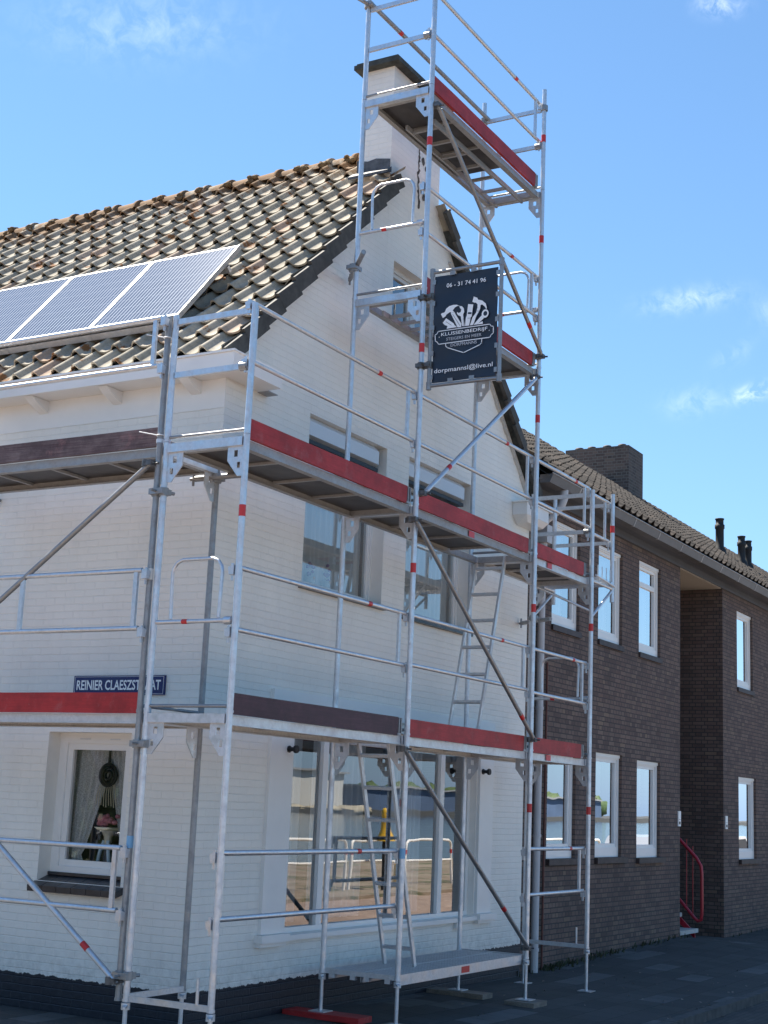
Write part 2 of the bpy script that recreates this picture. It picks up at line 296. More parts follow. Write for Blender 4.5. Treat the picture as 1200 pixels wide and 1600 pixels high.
# ------------------------------------------------------------------ mesh helpers
WL = {}
class MB:
    def __init__(s): s.v = []; s.f = []; s.sm = []; s.uv = None; s.tint = None
    def add(s, vs, fs, smooth=False):
        b = len(s.v); s.v += [Vector(p) for p in vs]; s.f += [tuple(b+i for i in f) for f in fs]; s.sm += [smooth]*len(fs); return s
    def hexa(s, p):   # 8 points: bottom ring 0-3, top ring 4-7
        return s.add(p, [(3, 2, 1, 0), (4, 5, 6, 7), (0, 1, 5, 4), (1, 2, 6, 5), (2, 3, 7, 6), (3, 0, 4, 7)])
    def box(s, x0, x1, y0, y1, z0, z1):
        return s.hexa([(x0, y0, z0), (x1, y0, z0), (x1, y1, z0), (x0, y1, z0), (x0, y0, z1), (x1, y0, z1), (x1, y1, z1), (x0, y1, z1)])
    def lbox(s, L, a0, a1, b0, b1, c0, c1):
        o, u, w = L; z = Vector((0, 0, 1)); P = lambda a, b, c: o+u*a+z*b+w*c
        return s.hexa([P(a0, b0, c1), P(a1, b0, c1), P(a1, b0, c0), P(a0, b0, c0), P(a0, b1, c1), P(a1, b1, c1), P(a1, b1, c0), P(a0, b1, c0)])
    def tube(s, a, b, r, n=12, r2=None, caps=True):
        a, b = Vector(a), Vector(b); d = (b-a).normalized(); r2 = r if r2 is None else r2
        x = d.orthogonal().normalized(); y = d.cross(x)
        vs = []
        for p, q in ((a, r), (b, r2)):
            for i in range(n):
                t = 2*math.pi*i/n; vs.append(p+x*(math.cos(t)*q)+y*(math.sin(t)*q))
        s.add(vs, [(i, (i+1) % n, n+(i+1) % n, n+i) for i in range(n)], True)
        if caps: s.add(vs[:n], [tuple(reversed(range(n)))]); s.add(vs[n:], [tuple(range(n))])
        return s
    def path(s, pts, r, n=10):
        pts = [Vector(p) for p in pts]; rings = []; x = None
        for i, p in enumerate(pts):
            d = (pts[min(i+1, len(pts)-1)]-pts[max(i-1, 0)]).normalized()
            x = d.orthogonal().normalized() if x is None else (x-d*x.dot(d)).normalized(); y = d.cross(x)
            rings.append([p+x*(math.cos(2*math.pi*k/n)*r)+y*(math.sin(2*math.pi*k/n)*r) for k in range(n)])
        vs = [q for g in rings for q in g]; fs = []
        for i in range(len(pts)-1):
            for k in range(n): fs.append((i*n+k, i*n+(k+1) % n, (i+1)*n+(k+1) % n, (i+1)*n+k))
        s.add(vs, fs, True); s.add(rings[0], [tuple(reversed(range(n)))]); s.add(rings[-1], [tuple(range(n))]); return s
    def prism(s, pts, ext):
        n = len(pts); e = Vector(ext); pts = [Vector(p) for p in pts]
        return s.add(pts+[p+e for p in pts], [tuple(range(n)), tuple(range(2*n-1, n-1, -1))]+[(i, n+i, n+(i+1) % n, (i+1) % n) for i in range(n)])
    def ball(s, c, r, n=8, m=6, sc=(1, 1, 1), jit=0):
        c = Vector(c); vs = []
        for j in range(m+1):
            ph = math.pi*j/m
            for i in range(n):
                t = 2*math.pi*i/n; k = r*(1+random.uniform(-jit, jit))
                vs.append(c+Vector((math.sin(ph)*math.cos(t)*k*sc[0], math.sin(ph)*math.sin(t)*k*sc[1], math.cos(ph)*k*sc[2])))
        return s.add(vs, [(j*n+i, (j+1)*n+i, (j+1)*n+(i+1) % n, j*n+(i+1) % n) for j in range(m) for i in range(n)], True)
    def lathe(s, c, prof, n=16):
        c = Vector(c); vs = []
        for r, z in prof:
            for i in range(n): t = 2*math.pi*i/n; vs.append(c+Vector((math.cos(t)*r, math.sin(t)*r, z)))
        return s.add(vs, [(j*n+i, j*n+(i+1) % n, (j+1)*n+(i+1) % n, (j+1)*n+i) for j in range(len(prof)-1) for i in range(n)], True)
    def build(s, name, mat, parent=None):
        o0 = WL.get(parent.name, Vector()) if parent else Vector()
        me = bpy.data.meshes.new(name); me.from_pydata([tuple(p-o0) for p in s.v], [], s.f); me.update()
        me.polygons.foreach_set('use_smooth', s.sm)
        uvl = me.uv_layers.new(name='UVMap'); data = []
        for pi, p in enumerate(me.polygons):
            nn = p.normal
            ax, ay, az = abs(nn.x), abs(nn.y), abs(nn.z)
            for k in range(p.loop_total):
                if s.uv: data += list(s.uv[s.f[pi][k]]); continue
                q = s.v[s.f[pi][k]]
                if az > ax and az > ay: data += [q.x, q.y]
                elif ax > ay: data += [q.y, q.z]
                else: data += [q.x, q.z]
        uvl.data.foreach_set('uv', data)
        if s.tint is not None:
            a = me.attributes.new('tint', 'FLOAT', 'FACE'); a.data.foreach_set('value', s.tint)
        me.materials.append(M[mat] if isinstance(mat, str) else mat)
        o = bpy.data.objects.new(name, me); C.objects.link(o); WL[o.name] = o0
        if parent: o.parent = parent
        return o
def thing(name, label, cat, loc=(0, 0, 0), group=None):
    o = bpy.data.objects.new(name, None); C.objects.link(o); o.location = loc; o.empty_display_size = .2; WL[o.name] = Vector(loc)
    o['label'] = label; o['category'] = cat
    if group: o['group'] = group
    return o
def tag(o, label, cat, group=None):
    # a thing that is one mesh: put its origin at its base
    me = o.data; vs = [v.co for v in me.vertices]
    c = Vector((sum(v.x for v in vs)/len(vs), sum(v.y for v in vs)/len(vs), min(v.z for v in vs)))
    me.transform(Matrix.Translation(-c)); o.location = c
    o['label'] = label; o['category'] = cat
    if group: o['group'] = group
    return o
def struct(name, mb, mat, kind='structure'):
    o = mb.build(name, mat); o['kind'] = kind; return o
X_, Y_, Z_ = Vector((1, 0, 0)), Vector((0, 1, 0)), Vector((0, 0, 1))
def LY(y): return (Vector((0, y, 0)), X_, -Y_)          # facade facing -Y: u = x
def LX(x): return (Vector((x, 0, 0)), -Y_, -X_)         # facade facing -X: u = -y
def wall_poly(mb, outer, holes, L, rev, rmb=None):
    rmb = mb if rmb is None else rmb
    o, u, w = L
    P = lambda a, b, c=0: o+u*a+Z_*b+w*c
    rings = [[Vector((a, b, 0)) for a, b in outer]]+[[Vector((a0, b0, 0)), Vector((a0, b1, 0)), Vector((a1, b1, 0)), Vector((a1, b0, 0))] for a0, a1, b0, b1 in holes]
    tri = tessellate_polygon(rings); flat = [q for r_ in rings for q in r_]
    mb.add([P(q.x, q.y) for q in flat], [tuple(t) for t in tri])
    for a0, a1, b0, b1 in holes:
        if isinstance(rmb, list): rmb.append(MB())
        tgt = rmb[-1] if isinstance(rmb, list) else rmb
        c = [(a0, b0), (a1, b0), (a1, b1), (a0, b1)]
        for i in range(4):
            p, q = c[i], c[(i+1) % 4]; tgt.add([P(*p), P(*q), P(q[0], q[1], -rev), P(p[0], p[1], -rev)], [(0, 1, 2, 3)])
def text2d(body, w, h, bold=0., extrude=0.):
    cu = bpy.data.curves.new('t', 'FONT'); cu.body = body; cu.offset = bold; cu.resolution_u = 3
    ob = bpy.data.objects.new('t', cu); C.objects.link(ob); bpy.context.view_layer.update()
    me = bpy.data.meshes.new_from_object(ob.evaluated_get(bpy.context.evaluated_depsgraph_get()))
    vs = [v.co.copy() for v in me.vertices]; fs = [tuple(p.vertices) for p in me.polygons]
    bpy.data.objects.remove(ob); bpy.data.curves.remove(cu); bpy.data.meshes.remove(me)
    x0 = min(v.x for v in vs); x1 = max(v.x for v in vs); y0 = min(v.y for v in vs); y1 = max(v.y for v in vs)
    return [((v.x-x0)/(x1-x0)*w, (v.y-y0)/(y1-y0)*h) for v in vs], fs
def put_text(mb, L, body, a, b, w, h, c, bold=.01, a1=None, b1=None):
    o, u, ww = L; vs, fs = text2d(body, w, h, bold); mb.add([o+u*(a+x)+Z_*(b+y)+ww*c for x, y in vs], fs)

# ------------------------------------------------------------------ ground, road, water
def interp(x, T):
    if x <= T[0][0]: return T[0][1]
    for (a, p), (b, q) in zip(T, T[1:]):
        if x <= b: t = (x-a)/(b-a); t = t*t*(3-2*t); return p+(q-p)*t
    return T[-1][1]
GT = [(-20, -2.40), (2.5, -2.36), (5, -2.41), (7.5, -2.44), (10.3, -2.385), (13.0, -2.335), (14.6, -2.43), (15.8, -2.49), (18, -2.465), (60, -2.46)]
def gz(x, y):
    t = max(0, min(1, (y+1.3)/2.2)); return -2.475*(1-t)+interp(x, GT)*t
g = MB()
for (x0, x1, y0, y1) in ((-400, 400, -17, 400),):
    nx, ny = 20, 10
    g.add([(x0+(x1-x0)*i/nx, y0+(y1-y0)*j/ny, -2.57) for j in range(ny+1) for i in range(nx+1)], [(j*(nx+1)+i, j*(nx+1)+i+1, (j+1)*(nx+1)+i+1, (j+1)*(nx+1)+i) for j in range(ny) for i in range(nx)])
struct('road', g, 'road')
g = MB(); xs = [-3.5+.5*i for i in range(140)]; ys = [-1.3, -.9, -.5, -.1, .3, .7, 1.1, 1.5, 3, 6, 15]
g.add([(x, y, gz(x, y)) for y in ys for x in xs], [(j*len(xs)+i, j*len(xs)+i+1, (j+1)*len(xs)+i+1, (j+1)*len(xs)+i) for j in range(len(ys)-1) for i in range(len(xs)-1)])
struct('pavement', g, 'paving')
g = MB()
for i in range(66):
    x = -3.62+i; g.box(x, x+.994, -1.42, -1.304, -2.7, -2.466+random.uniform(-.003, .003))
for i in range(16): g.box(-3.62, -3.504, -1.30+i, -.306+i, -2.7, -2.41)
struct('kerb', g, 'kerb')
g = MB(); g.add([(-3.6, -3.2, -2.566), (60, -3.2, -2.566), (60, -1.42, -2.566), (-3.6, -1.42, -2.566)], [(0, 1, 2, 3)]); struct('road_shade_strip', g, 'roadshade')  # darker clinker strip over the road: shade near the kerb put into its colour
g = MB(); g.box(-400, 400, -17.2, -7.6, -4.5, -2.50); struct('quay', g, 'quay')
g = MB(); g.add([(-900, -190, -3.7), (1200, -190, -3.7), (1200, -17.2, -3.7), (-900, -17.2, -3.7)], [(0, 1, 2, 3)]); struct('water', g, 'water')
g = MB(); g.box(-900, 1200, -900, -190, -5, -2.2); struct('far_ground', g, 'kerb')

# ------------------------------------------------------------------ roof tiles
def tiles(org, a, s, rows, cols, tw, ga, skip=None, lip=.060, jit=1.):
    """pan tiles: org eave corner, a along eave, s up the slope; returns a mesh builder with a tint per face"""
    n = a.cross(s).normalized()
    if n.z < 0: n = -n
    mb = MB(); mb.tint = []
    prof = [(0, .010), (.05, -.010), (.14, -.022), (.30, -.030), (.45, -.031), (.60, -.024), (.70, -.010), (.745, .010), (.79, .026), (.85, .034), (.92, .031), (.965, .022), (1.0, .010)]
    for r in range(rows):
        for c in range(cols):
            if skip and skip(r, c): continue
            t = random.random(); jz = random.uniform(-.003, .005)*jit; js = random.uniform(-.006, .006)*jit; rot = random.uniform(-.006, .006)*jit
            vs = []
            for (k, (s0, lift)) in enumerate(((0, lip-.018), (0, lip), (0, lip), (ga+.05, .0))):
                for p, h in prof:
                    sk = s0+js+rot*p; q = org+a*((c+p*1.0)*tw)+s*(r*ga+sk)+n*(h+lift+jz)
                    vs.append(q)
            m = len(prof)
            fs = [(i, i+1, m+i+1, m+i) for i in range(m-1)]; mb.add(vs, fs, False); mb.tint += [t]*len(fs)
            fs = [(2*m+i, 2*m+i+1, 3*m+i+1, 3*m+i) for i in range(m-1)]; b = len(mb.v)-len(vs)
            mb.f += [tuple(b+x for x in f) for f in fs]; mb.sm += [True]*len(fs); mb.tint += [t]*len(fs)
    return mb

# ------------------------------------------------------------------ window builder
def window(parent, L, a0, a1, b0, b1, rec, fr=.07, sash=.045, mull=(), glassm='glass', fmat='white', top=0, name='window', rail=None, bot=None):
    """frame in the opening (a0..a1, b0..b1), its face rec behind the wall face"""
    bt = fr if bot is None else bot
    f = MB(); c1 = -rec; c0 = -rec-.07
    f.lbox(L, a0, a0+fr, b0, b1, c0, c1); f.lbox(L, a1-fr, a1, b0, b1, c0, c1)
    f.lbox(L, a0+fr, a1-fr, b1-fr-top, b1, c0, c1); f.lbox(L, a0+fr, a1-fr, b0, b0+bt, c0, c1+.004)
    xs = [a0+fr]+[m for m in mull]+[a1-fr]
    for m in mull: f.lbox(L, m-.045, m+.045, b0+bt, b1-fr-top, c0, c1-.003)
    w = f.build(name, fmat, parent); sm = MB()
    for i in range(len(xs)-1):
        p = xs[i]+(.045 if i else 0); q = xs[i+1]-(.045 if i < len(xs)-2 else 0); e0, e1 = b0+bt, b1-fr-top; d1 = c1-.018; d0 = c0+.004
        if sash:
            sm.lbox(L, p, p+sash, e0, e1, d0, d1); sm.lbox(L, q-sash, q, e0, e1, d0, d1); sm.lbox(L, p+sash, q-sash, e1-sash, e1, d0, d1); sm.lbox(L, p+sash, q-sash, e0, e0+sash, d0, d1)
        if rail: sm.lbox(L, p+sash, q-sash, rail-.035, rail+.035, d0, d1+.002)
        o, u, ww = L; g_ = MB(); P = lambda a, b: o+u*a+Z_*b+ww*(c1-.04)
        g_.add([P(p+sash*.6, e0+sash*.6), P(q-sash*.6, e0+sash*.6), P(q-sash*.6, e1-sash*.6), P(p+sash*.6, e1-sash*.6)], [(0, 1, 2, 3)])
        g_.build('pane', glassm, w)
    if sash: sm.build('sash', fmat, w)
    return w
def curtain(L, a0, a1, b0, b1, dep, label, mat='curtain', waves=None, amp=.02, group='net curtains behind the window panes'):
    o, u, w = L; mb = MB(); n = int((a1-a0)/.012)+2; ph = random.random()*6; k1 = random.uniform(55, 75)
    vs = []
    for j, b in enumerate((b0, b1)):
        for i in range(n):
            a = a0+(a1-a0)*i/(n-1); off = amp*math.sin(a*k1+ph+1.3*math.sin(a*9+ph))+amp*.5*math.sin(a*23+ph)
            vs.append(o+u*a+Z_*b+w*(-dep+off))
    mb.add(vs, [(i, i+1, n+i+1, n+i) for i in range(n-1)], True)
    return tag(mb.build('net_curtain', mat), label, 'curtain', group)

# ================================================================== WHITE HOUSE
XW, YW, XR = 1.105, 1.05, 7.31
TP = 2.08                     # tile plane of the left slope: z = x + TP
HB = -2.75
house = thing('brick_house', 'white painted brick corner house with steep tiled roof behind the scaffolding', 'house', (XW, YW, -2.4))
LG, LW = LY(YW), LX(XW)
# openings: gable
G_big = (2.40, 6.08, -1.72, .10); G_A = (2.41, 3.84, 1.30, 2.89); G_B = (4.30, 5.73, 1.27, 2.92); G_att = (3.81, 5.0, 4.25, 4.88)
zt = lambda x: min(x+TP, 6.29-(x-4.21))-.05
outer = [(XW, HB), (XR, HB), (XR, zt(XR)), (4.21, zt(4.21)), (XW, zt(XW))]
mb = MB(); rv = []; wall_poly(mb, outer, [G_big, G_A, G_B, G_att], LG, .13, rv)
W1 = (-2.675, -1.775, -1.335, -.105)
W2 = (-6.9, -5.6, -1.335, -.105); 
wall_poly(mb, [(-13, HB), (-XW+.055, HB), (-YW, HB), (-YW, 3.0), (-13, 3.0)], [W1, W2], LW, .148, rv)
mb.add([(XW, 13, HB), (XR, 13, HB), (XR, 13, 3.2), (4.21, 13, 6.2), (XW, 13, 3.1)], [(4, 3, 2, 1, 0)])
mb.add([(XR, YW, HB), (XR, 13, HB), (XR, 13, 3.2), (XR, YW, 3.2)], [(0, 1, 2, 3)])
wo_ = mb.build('wall', 'wall', house); [q.build('reveal', 'render', wo_) for q in rv]
# pilasters and lintel round the big window
p = MB(); p.lbox(LG, 2.03, 2.385, -1.70, .2, 0, .035); p.lbox(LG, 1.985, 2.40, -1.765, -1.702, 0, .085); p.lbox(LG, 2.0, 2.39, -1.80, -1.767, 0, .055)
p.lbox(LG, 6.095, 6.43, -1.70, .2, 0, .035); p.lbox(LG, 6.08, 6.50, -1.765, -1.702, 0, .085); p.lbox(LG, 6.10, 6.47, -1.80, -1.767, 0, .055)
p.lbox(LG, 2.03, 6.43, .202, .34, 0, .04)
p.build('window_surround', 'white', house)
w = window(house, LG, *G_big, .075, fr=.06, sash=0, mull=(3.10, 5.43), bot=.045)
w['label'] = 'wide three pane ground floor window'
s_ = MB(); s_.lbox(LG, 2.40, 6.09, -1.765, -1.722, -.10, .05); 
for xx in (5.62,): s_.lbox(LG, xx, xx+.12, -1.83, -1.767, 0, .045)
s_.build('sill', 'white', w)
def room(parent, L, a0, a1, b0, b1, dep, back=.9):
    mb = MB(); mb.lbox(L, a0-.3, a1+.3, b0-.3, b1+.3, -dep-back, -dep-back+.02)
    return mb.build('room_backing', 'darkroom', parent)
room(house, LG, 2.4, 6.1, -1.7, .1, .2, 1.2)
# upper windows with shutter box
for (a0, a1, b0, b1), sd_ in ((G_A, 0), (G_B, 1)):
    w = window(house, LG, a0, a1, b0, b1-.22, .13, fr=.032, sash=.028, mull=(), fmat='white', bot=.05)
    bx = MB(); o, u, ww = LG
    P = lambda a, b, c: o+u*a+Z_*b+ww*c
    pr_ = [(b1-.22, -.10), (b1-.19, -.02), (b1-.06, -.02), (b1-.004, -.07), (b1-.004, -.17), (b1-.22, -.17)]
    bx.prism([P(a0+.004, b, c) for b, c in pr_], X_*(a1-a0-.13)); bx.build('shutter_box', 'greyframe', w)
    sl = MB(); sl.lbox(LG, a0+.05, a1-.1, b1-.26, b1-.222, -.125, -.04); sl.build('shutter_slot', 'black', w)
    si = MB(); n = 7; wd = (a1-a0+.10)/n
    for i in range(n): si.lbox(LG, a0-.05+i*wd, a0-.05+(i+1)*wd-.004, b0-.035, b0+.004, -.12, .055)
    si.build('sill', 'sillt', w)
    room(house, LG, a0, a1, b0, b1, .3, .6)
w = window(house, LG, *G_att, .10, fr=.05, sash=.04, mull=(4.42,), fmat='offwhite')
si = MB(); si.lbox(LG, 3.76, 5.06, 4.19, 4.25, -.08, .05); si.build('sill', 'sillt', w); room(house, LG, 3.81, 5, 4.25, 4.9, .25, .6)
# left wall windows
for k, (a0, a1, b0, b1) in enumerate((W1, W2)):
    fb = MB(); w = window(house, LW, a0, a1, b0, b1, .145, fr=.085, sash=.055, fmat='white', bot=.12, glassm='glassl')
    ex = MB(); ex.lbox(LW, a1-.175, a1-.086, b0+.092, b1-.087, -.2, -.152); ex.build('frame_margin', 'white', w)
    for q in (.25, .62): 
        v_ = MB(); v_.lbox(LW, a0+q*(a1-a0), a0+q*(a1-a0)+.11, b1-.055, b1-.045, -.145, -.138); v_.build('vent_slot', 'greyframe', w)
    si = MB(); n = 6; wd = (a1-a0+.06)/n
    for i in range(n):
        x0 = a0-.02+i*wd; x1 = x0+wd-.005; P = lambda a, b, c: LW[0]+LW[1]*a+Z_*b+LW[2]*c
        si.hexa([P(x0, b0-.085, .085), P(x1, b0-.085, .085), P(x1, b0-.02, -.14), P(x0, b0-.02, -.14), P(x0, b0-.035, .09), P(x1, b0-.035, .09), P(x1, b0+.045, -.14), P(x0, b0+.045, -.14)])
    si.lbox(LW, a0+.003, a1-.003, b0+.045, b0+.07, -.144, -.12); si.build('sill', 'sillt', w)
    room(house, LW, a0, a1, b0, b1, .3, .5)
# roof
sl = Vector((1, 0, 1)).normalized(); sr = Vector((-1, 0, 1)).normalized()
roof = MB(); roof.add([(.95, .97, .95+TP-.06), (.95, 13.2, .95+TP-.06), (3.6, 13.2, 3.6+TP-.06), (3.6, .97, 3.6+TP-.06)], [(0, 1, 2, 3)]); roof.add([(3.6, 1.41, 3.6+TP-.06), (3.6, 13.2, 3.6+TP-.06), (4.21, 13.2, 6.23), (4.21, 1.41, 6.23)], [(0, 1, 2, 3)])
roof.add([(7.53, .97, 2.91), (7.53, 13.2, 2.91), (4.85, 13.2, 5.59), (4.85, .97, 5.59)], [(0, 1, 2, 3)]); roof.add([(4.85, 1.41, 5.59), (4.85, 13.2, 5.59), (4.21, 13.2, 6.23), (4.21, 1.41, 6.23)], [(0, 1, 2, 3)])
rf = roof.build('roof', 'cap', house)
tw, ga = .2335, .335
chim = lambda r, c: False
mb = tiles(Vector((.93, .955, .93+TP)), Y_, sl, 14, 52, tw, ga, skip=lambda r, c: (r >= 11 and c < 1.6 and not (r == 11 and c == 0))); mb.build('roof_tiles', 'tile', rf)
mb = tiles(Vector((7.55, .955, 7.55*-1+10.5)), Y_, sr, 14, 52, tw, ga, skip=lambda r, c: (r >= 11 and c < 1.6 and not (r == 11 and c == 0))); mb.build('roof_tiles', 'tile', rf)
# verge tiles: a flange hanging over the gable edge, one per row
v_ = MB(); nl = Vector((-1, 0, 1)).normalized(); nr = Vector((1, 0, 1)).normalized()
for (o0, s, n, lo) in ((Vector((.93, 0, .93+TP)), sl, nl, 12), (Vector((7.58, 0, 2.92)), sr, nr, 13)):
    v_ = MB()
    for r in range(lo):
        q = o0+s*(r*ga-.01); e = .032
        p0, p1 = q+n*(e+.02), q+s*(ga+.02 if r < lo-1 else (.17 if lo == 12 else .03))+n*(e-.02)
        d0, d1 = (-n*.155, -n*.145) if s.x > 0 else (-n*.115, -n*.105)
        y0, y1 = .915-.001*(r % 2), .958
        v_.hexa([Vector((p.x, y, p.z)) for p, y in ((p0+d0, y0), (p1+d1, y0), (p1+d1, y1), (p0+d0, y1), (p0, y0), (p1, y0), (p1, y1), (p0, y1))])
    v_.build('verge', 'verge', rf)
v_ = MB()
for r in range(52):     # pale mortar strip under the right verge
    q = Vector((7.45, 0, 2.92+.13))+sr*(r*.085)-nr*(.14+random.uniform(-.012, .012)); q2 = q+sr*.087
    if q2.x < 4.95: break
    v_.hexa([(q.x, 1.012, q.z-.02), (q2.x, 1.012, q2.z-.02), (q2.x, 1.049, q2.z-.02), (q.x, 1.049, q.z-.02), (q.x, 1.012, q.z), (q2.x, 1.012, q2.z), (q2.x, 1.049, q2.z), (q.x, 1.049, q.z)])
v_.build('mortar_strip', 'concrete', rf)
rd = MB(); rd.tint = []; ms = MB(); y = 1.42; i = 0
while y < 13:
    n0 = len(rd.f); seg = 10
    def ring(yy, rr, sq=1): return [Vector((4.21+math.cos(math.pi*k/(seg-1))*rr, yy, 6.245+math.sin(math.pi*k/(seg-1))*rr*.95)) for k in range(seg)]
    r0, r1 = .125+random.uniform(-.003, .003), .108
    vs = ring(y, r1*.93)+ring(y, r0+.012)+ring(y+.05, r0+.012)+ring(y+.052, r0-.006)+ring(y+.345, r1)
    rd.add(vs, [(j*seg+k, j*seg+k+1, (j+1)*seg+k+1, (j+1)*seg+k) for j in range(4) for k in range(seg-1)], True)
    rd.tint += [random.random()]*(len(rd.f)-n0)
    if random.random() < .9:
        for q in range(3): ms.ball((4.21-.115+random.uniform(-.02, .01), y+random.uniform(-.02, .12), 6.26+random.uniform(-.03, .05)), random.uniform(.025, .045), 7, 5, (.8, 1.4, .8), .3)
    y += .337; i += 1
rd.build('ridge', 'ridge', rf); mo = ms.build('moss', 'moss', rf); mo['kind'] = 'stuff'
# chimney flush with the gable
ch = MB(); CX0, CX1, CY1, CZ = 3.655, 4.725, 1.40, 6.98
ch.box(CX0, CX1, YW-.001, CY1, 5.0, CZ); cho = ch.build('chimney', 'wallplain', house)
cp = MB(); cp.box(CX0-.10, CX1+.10, YW-.10, CY1+.09, CZ+.001, CZ+.05); cp.box(CX0-.08, CX1+.08, YW-.08, CY1+.07, CZ+.05, CZ+.075); cp.build('cap', 'cap', cho)
ld = MB(); ld.add([(CX0-.012, YW-.0, 5.80), (CX0-.012, CY1+.05, 5.80), (CX0-.012, CY1+.05, 5.98), (CX0-.012, 1.32, 5.95), (CX0-.012, 1.22, 5.965), (CX0-.012, YW+.0, 5.93)], [(0, 1, 2, 3, 4, 5)])
ld.hexa([(CX0-.10, YW-.02, 5.74), (CX0-.01, YW-.02, 5.78), (CX0-.01, CY1+.1, 5.78), (CX0-.10, CY1+.1, 5.74), (CX0-.10, YW-.02, 5.77), (CX0-.01, YW-.02, 5.84), (CX0-.01, CY1+.1, 5.84), (CX0-.10, CY1+.1, 5.77)])
ld.build('lead_flashing', 'lead', cho)
ck = MB(); z = 6.30; pts = []
x = 4.25
while z > 5.62: pts.append((x, z, random.uniform(.008, .026))); z -= random.uniform(.015, .035); x += random.uniform(-.02, .0203)
x_ = 0
L_ = [(q[0]-q[2], q[1]) for q in pts]; Rr = [(q[0]+q[2], q[1]) for q in pts]
for i in range(len(pts)-1): ck.add([(L_[i][0], YW-.004, L_[i][1]), (Rr[i][0], YW-.004, Rr[i][1]), (Rr[i+1][0], YW-.004, Rr[i+1][1]), (L_[i+1][0], YW-.004, L_[i+1][1])], [(0, 1, 2, 3)])
for (x, z, r) in ((4.34, 6.19, .05), (4.40, 6.13, .03), (4.33, 5.86, .05), (4.38, 5.80, .045), (4.44, 5.70, .03)):
    n = 9; ck.add([(x+r*random.uniform(.5, 1.1)*math.cos(6.283*k/n), YW-.005, z+1.1*r*random.uniform(.5, 1.1)*math.sin(6.283*k/n)) for k in range(n)], [tuple(range(n))])
ck.build('crack', 'crack', cho)
# gutter box, brackets, gable returns
gt = MB(); gt.box(.85, 1.10, .795, 13.1, 2.855, 2.985); gt.box(.835, .875, .785, 13.12, 2.986, 3.004); gt.box(.876, 1.55, .785, .80, 2.986, 3.0)
gt.box(1.10, 1.104, 1.051, 13.1, 2.6, 2.98)
gt.box(1.101, 1.56, .80, 1.047, 2.858, 2.984)
gto = gt.build('gutter', 'white', house)
for yy in (1.35, 2.21, 3.07, 3.93, 4.8, 5.7):
    b_ = MB(); b_.hexa([(.96, yy-.05, 2.80), (1.104, yy-.05, 2.74), (1.104, yy+.05, 2.74), (.96, yy+.05, 2.80), (.88, yy-.05, 2.852), (1.104, yy-.05, 2.852), (1.104, yy+.05, 2.852), (.88, yy+.05, 2.852)])
    b_.build('bracket', 'white', gto)
ln = MB(); ln.box(1.56, 1.70, .93, 1.047, 2.85, 2.856); ln.build('lead_strip', 'zincl', gto)
cb = MB(); cb.hexa([(6.95, .91, 2.73), (7.40, .91, 2.73), (7.40, 1.047, 2.70), (6.95, 1.047, 2.70), (6.82, .86, 2.80), (7.45, .86, 2.80), (7.45, 1.047, 2.80), (6.82, 1.047, 2.80)])
cb.box(6.82, 7.45, .86, 1.047, 2.801, 2.945); cb.box(6.79, 7.55, .84, 1.047, 2.946, 2.962); cb.build('gutter_end', 'white', house)
# screws left in the wall
for (x, z) in ((2.30, -.16), (6.15, -.20)):
    b_ = MB(); b_.tube((x, YW-.036, z), (x, YW-.10, z), .018, 8); b_.tube((x, YW-.10, z), (x, YW-.125, z), .034, 8); b_.tube((x, YW-.036, z), (x, YW-.05, z), .03, 8); b_.build('wall_plug', 'black', house)

# street sign
sg = thing('street_sign', 'blue enamel street name sign with white capitals on the left wall', 'sign', (XW-.01, 1.94, .21))
LS = LX(XW); b_ = MB(); b_.lbox(LS, -2.43, -1.455, .205, .365, .004, .020); b_.build('plate', 'sign', sg)
b_ = MB(); 
for q in ((-2.418, -1.467, .355, .3575), (-2.418, -1.467, .2125, .215), (-2.418, -2.4155, .215, .355), (-1.4695, -1.467, .215, .355)): b_.lbox(LS, q[0], q[1], q[2], q[3], .0205, .0215)
b_.build('border', 'print', sg)
b_ = MB(); put_text(b_, LS, 'REINIER CLAESZSTRAAT', -2.395, .245, .90, .084, .0225, .022); b_.build('lettering', 'print', sg)

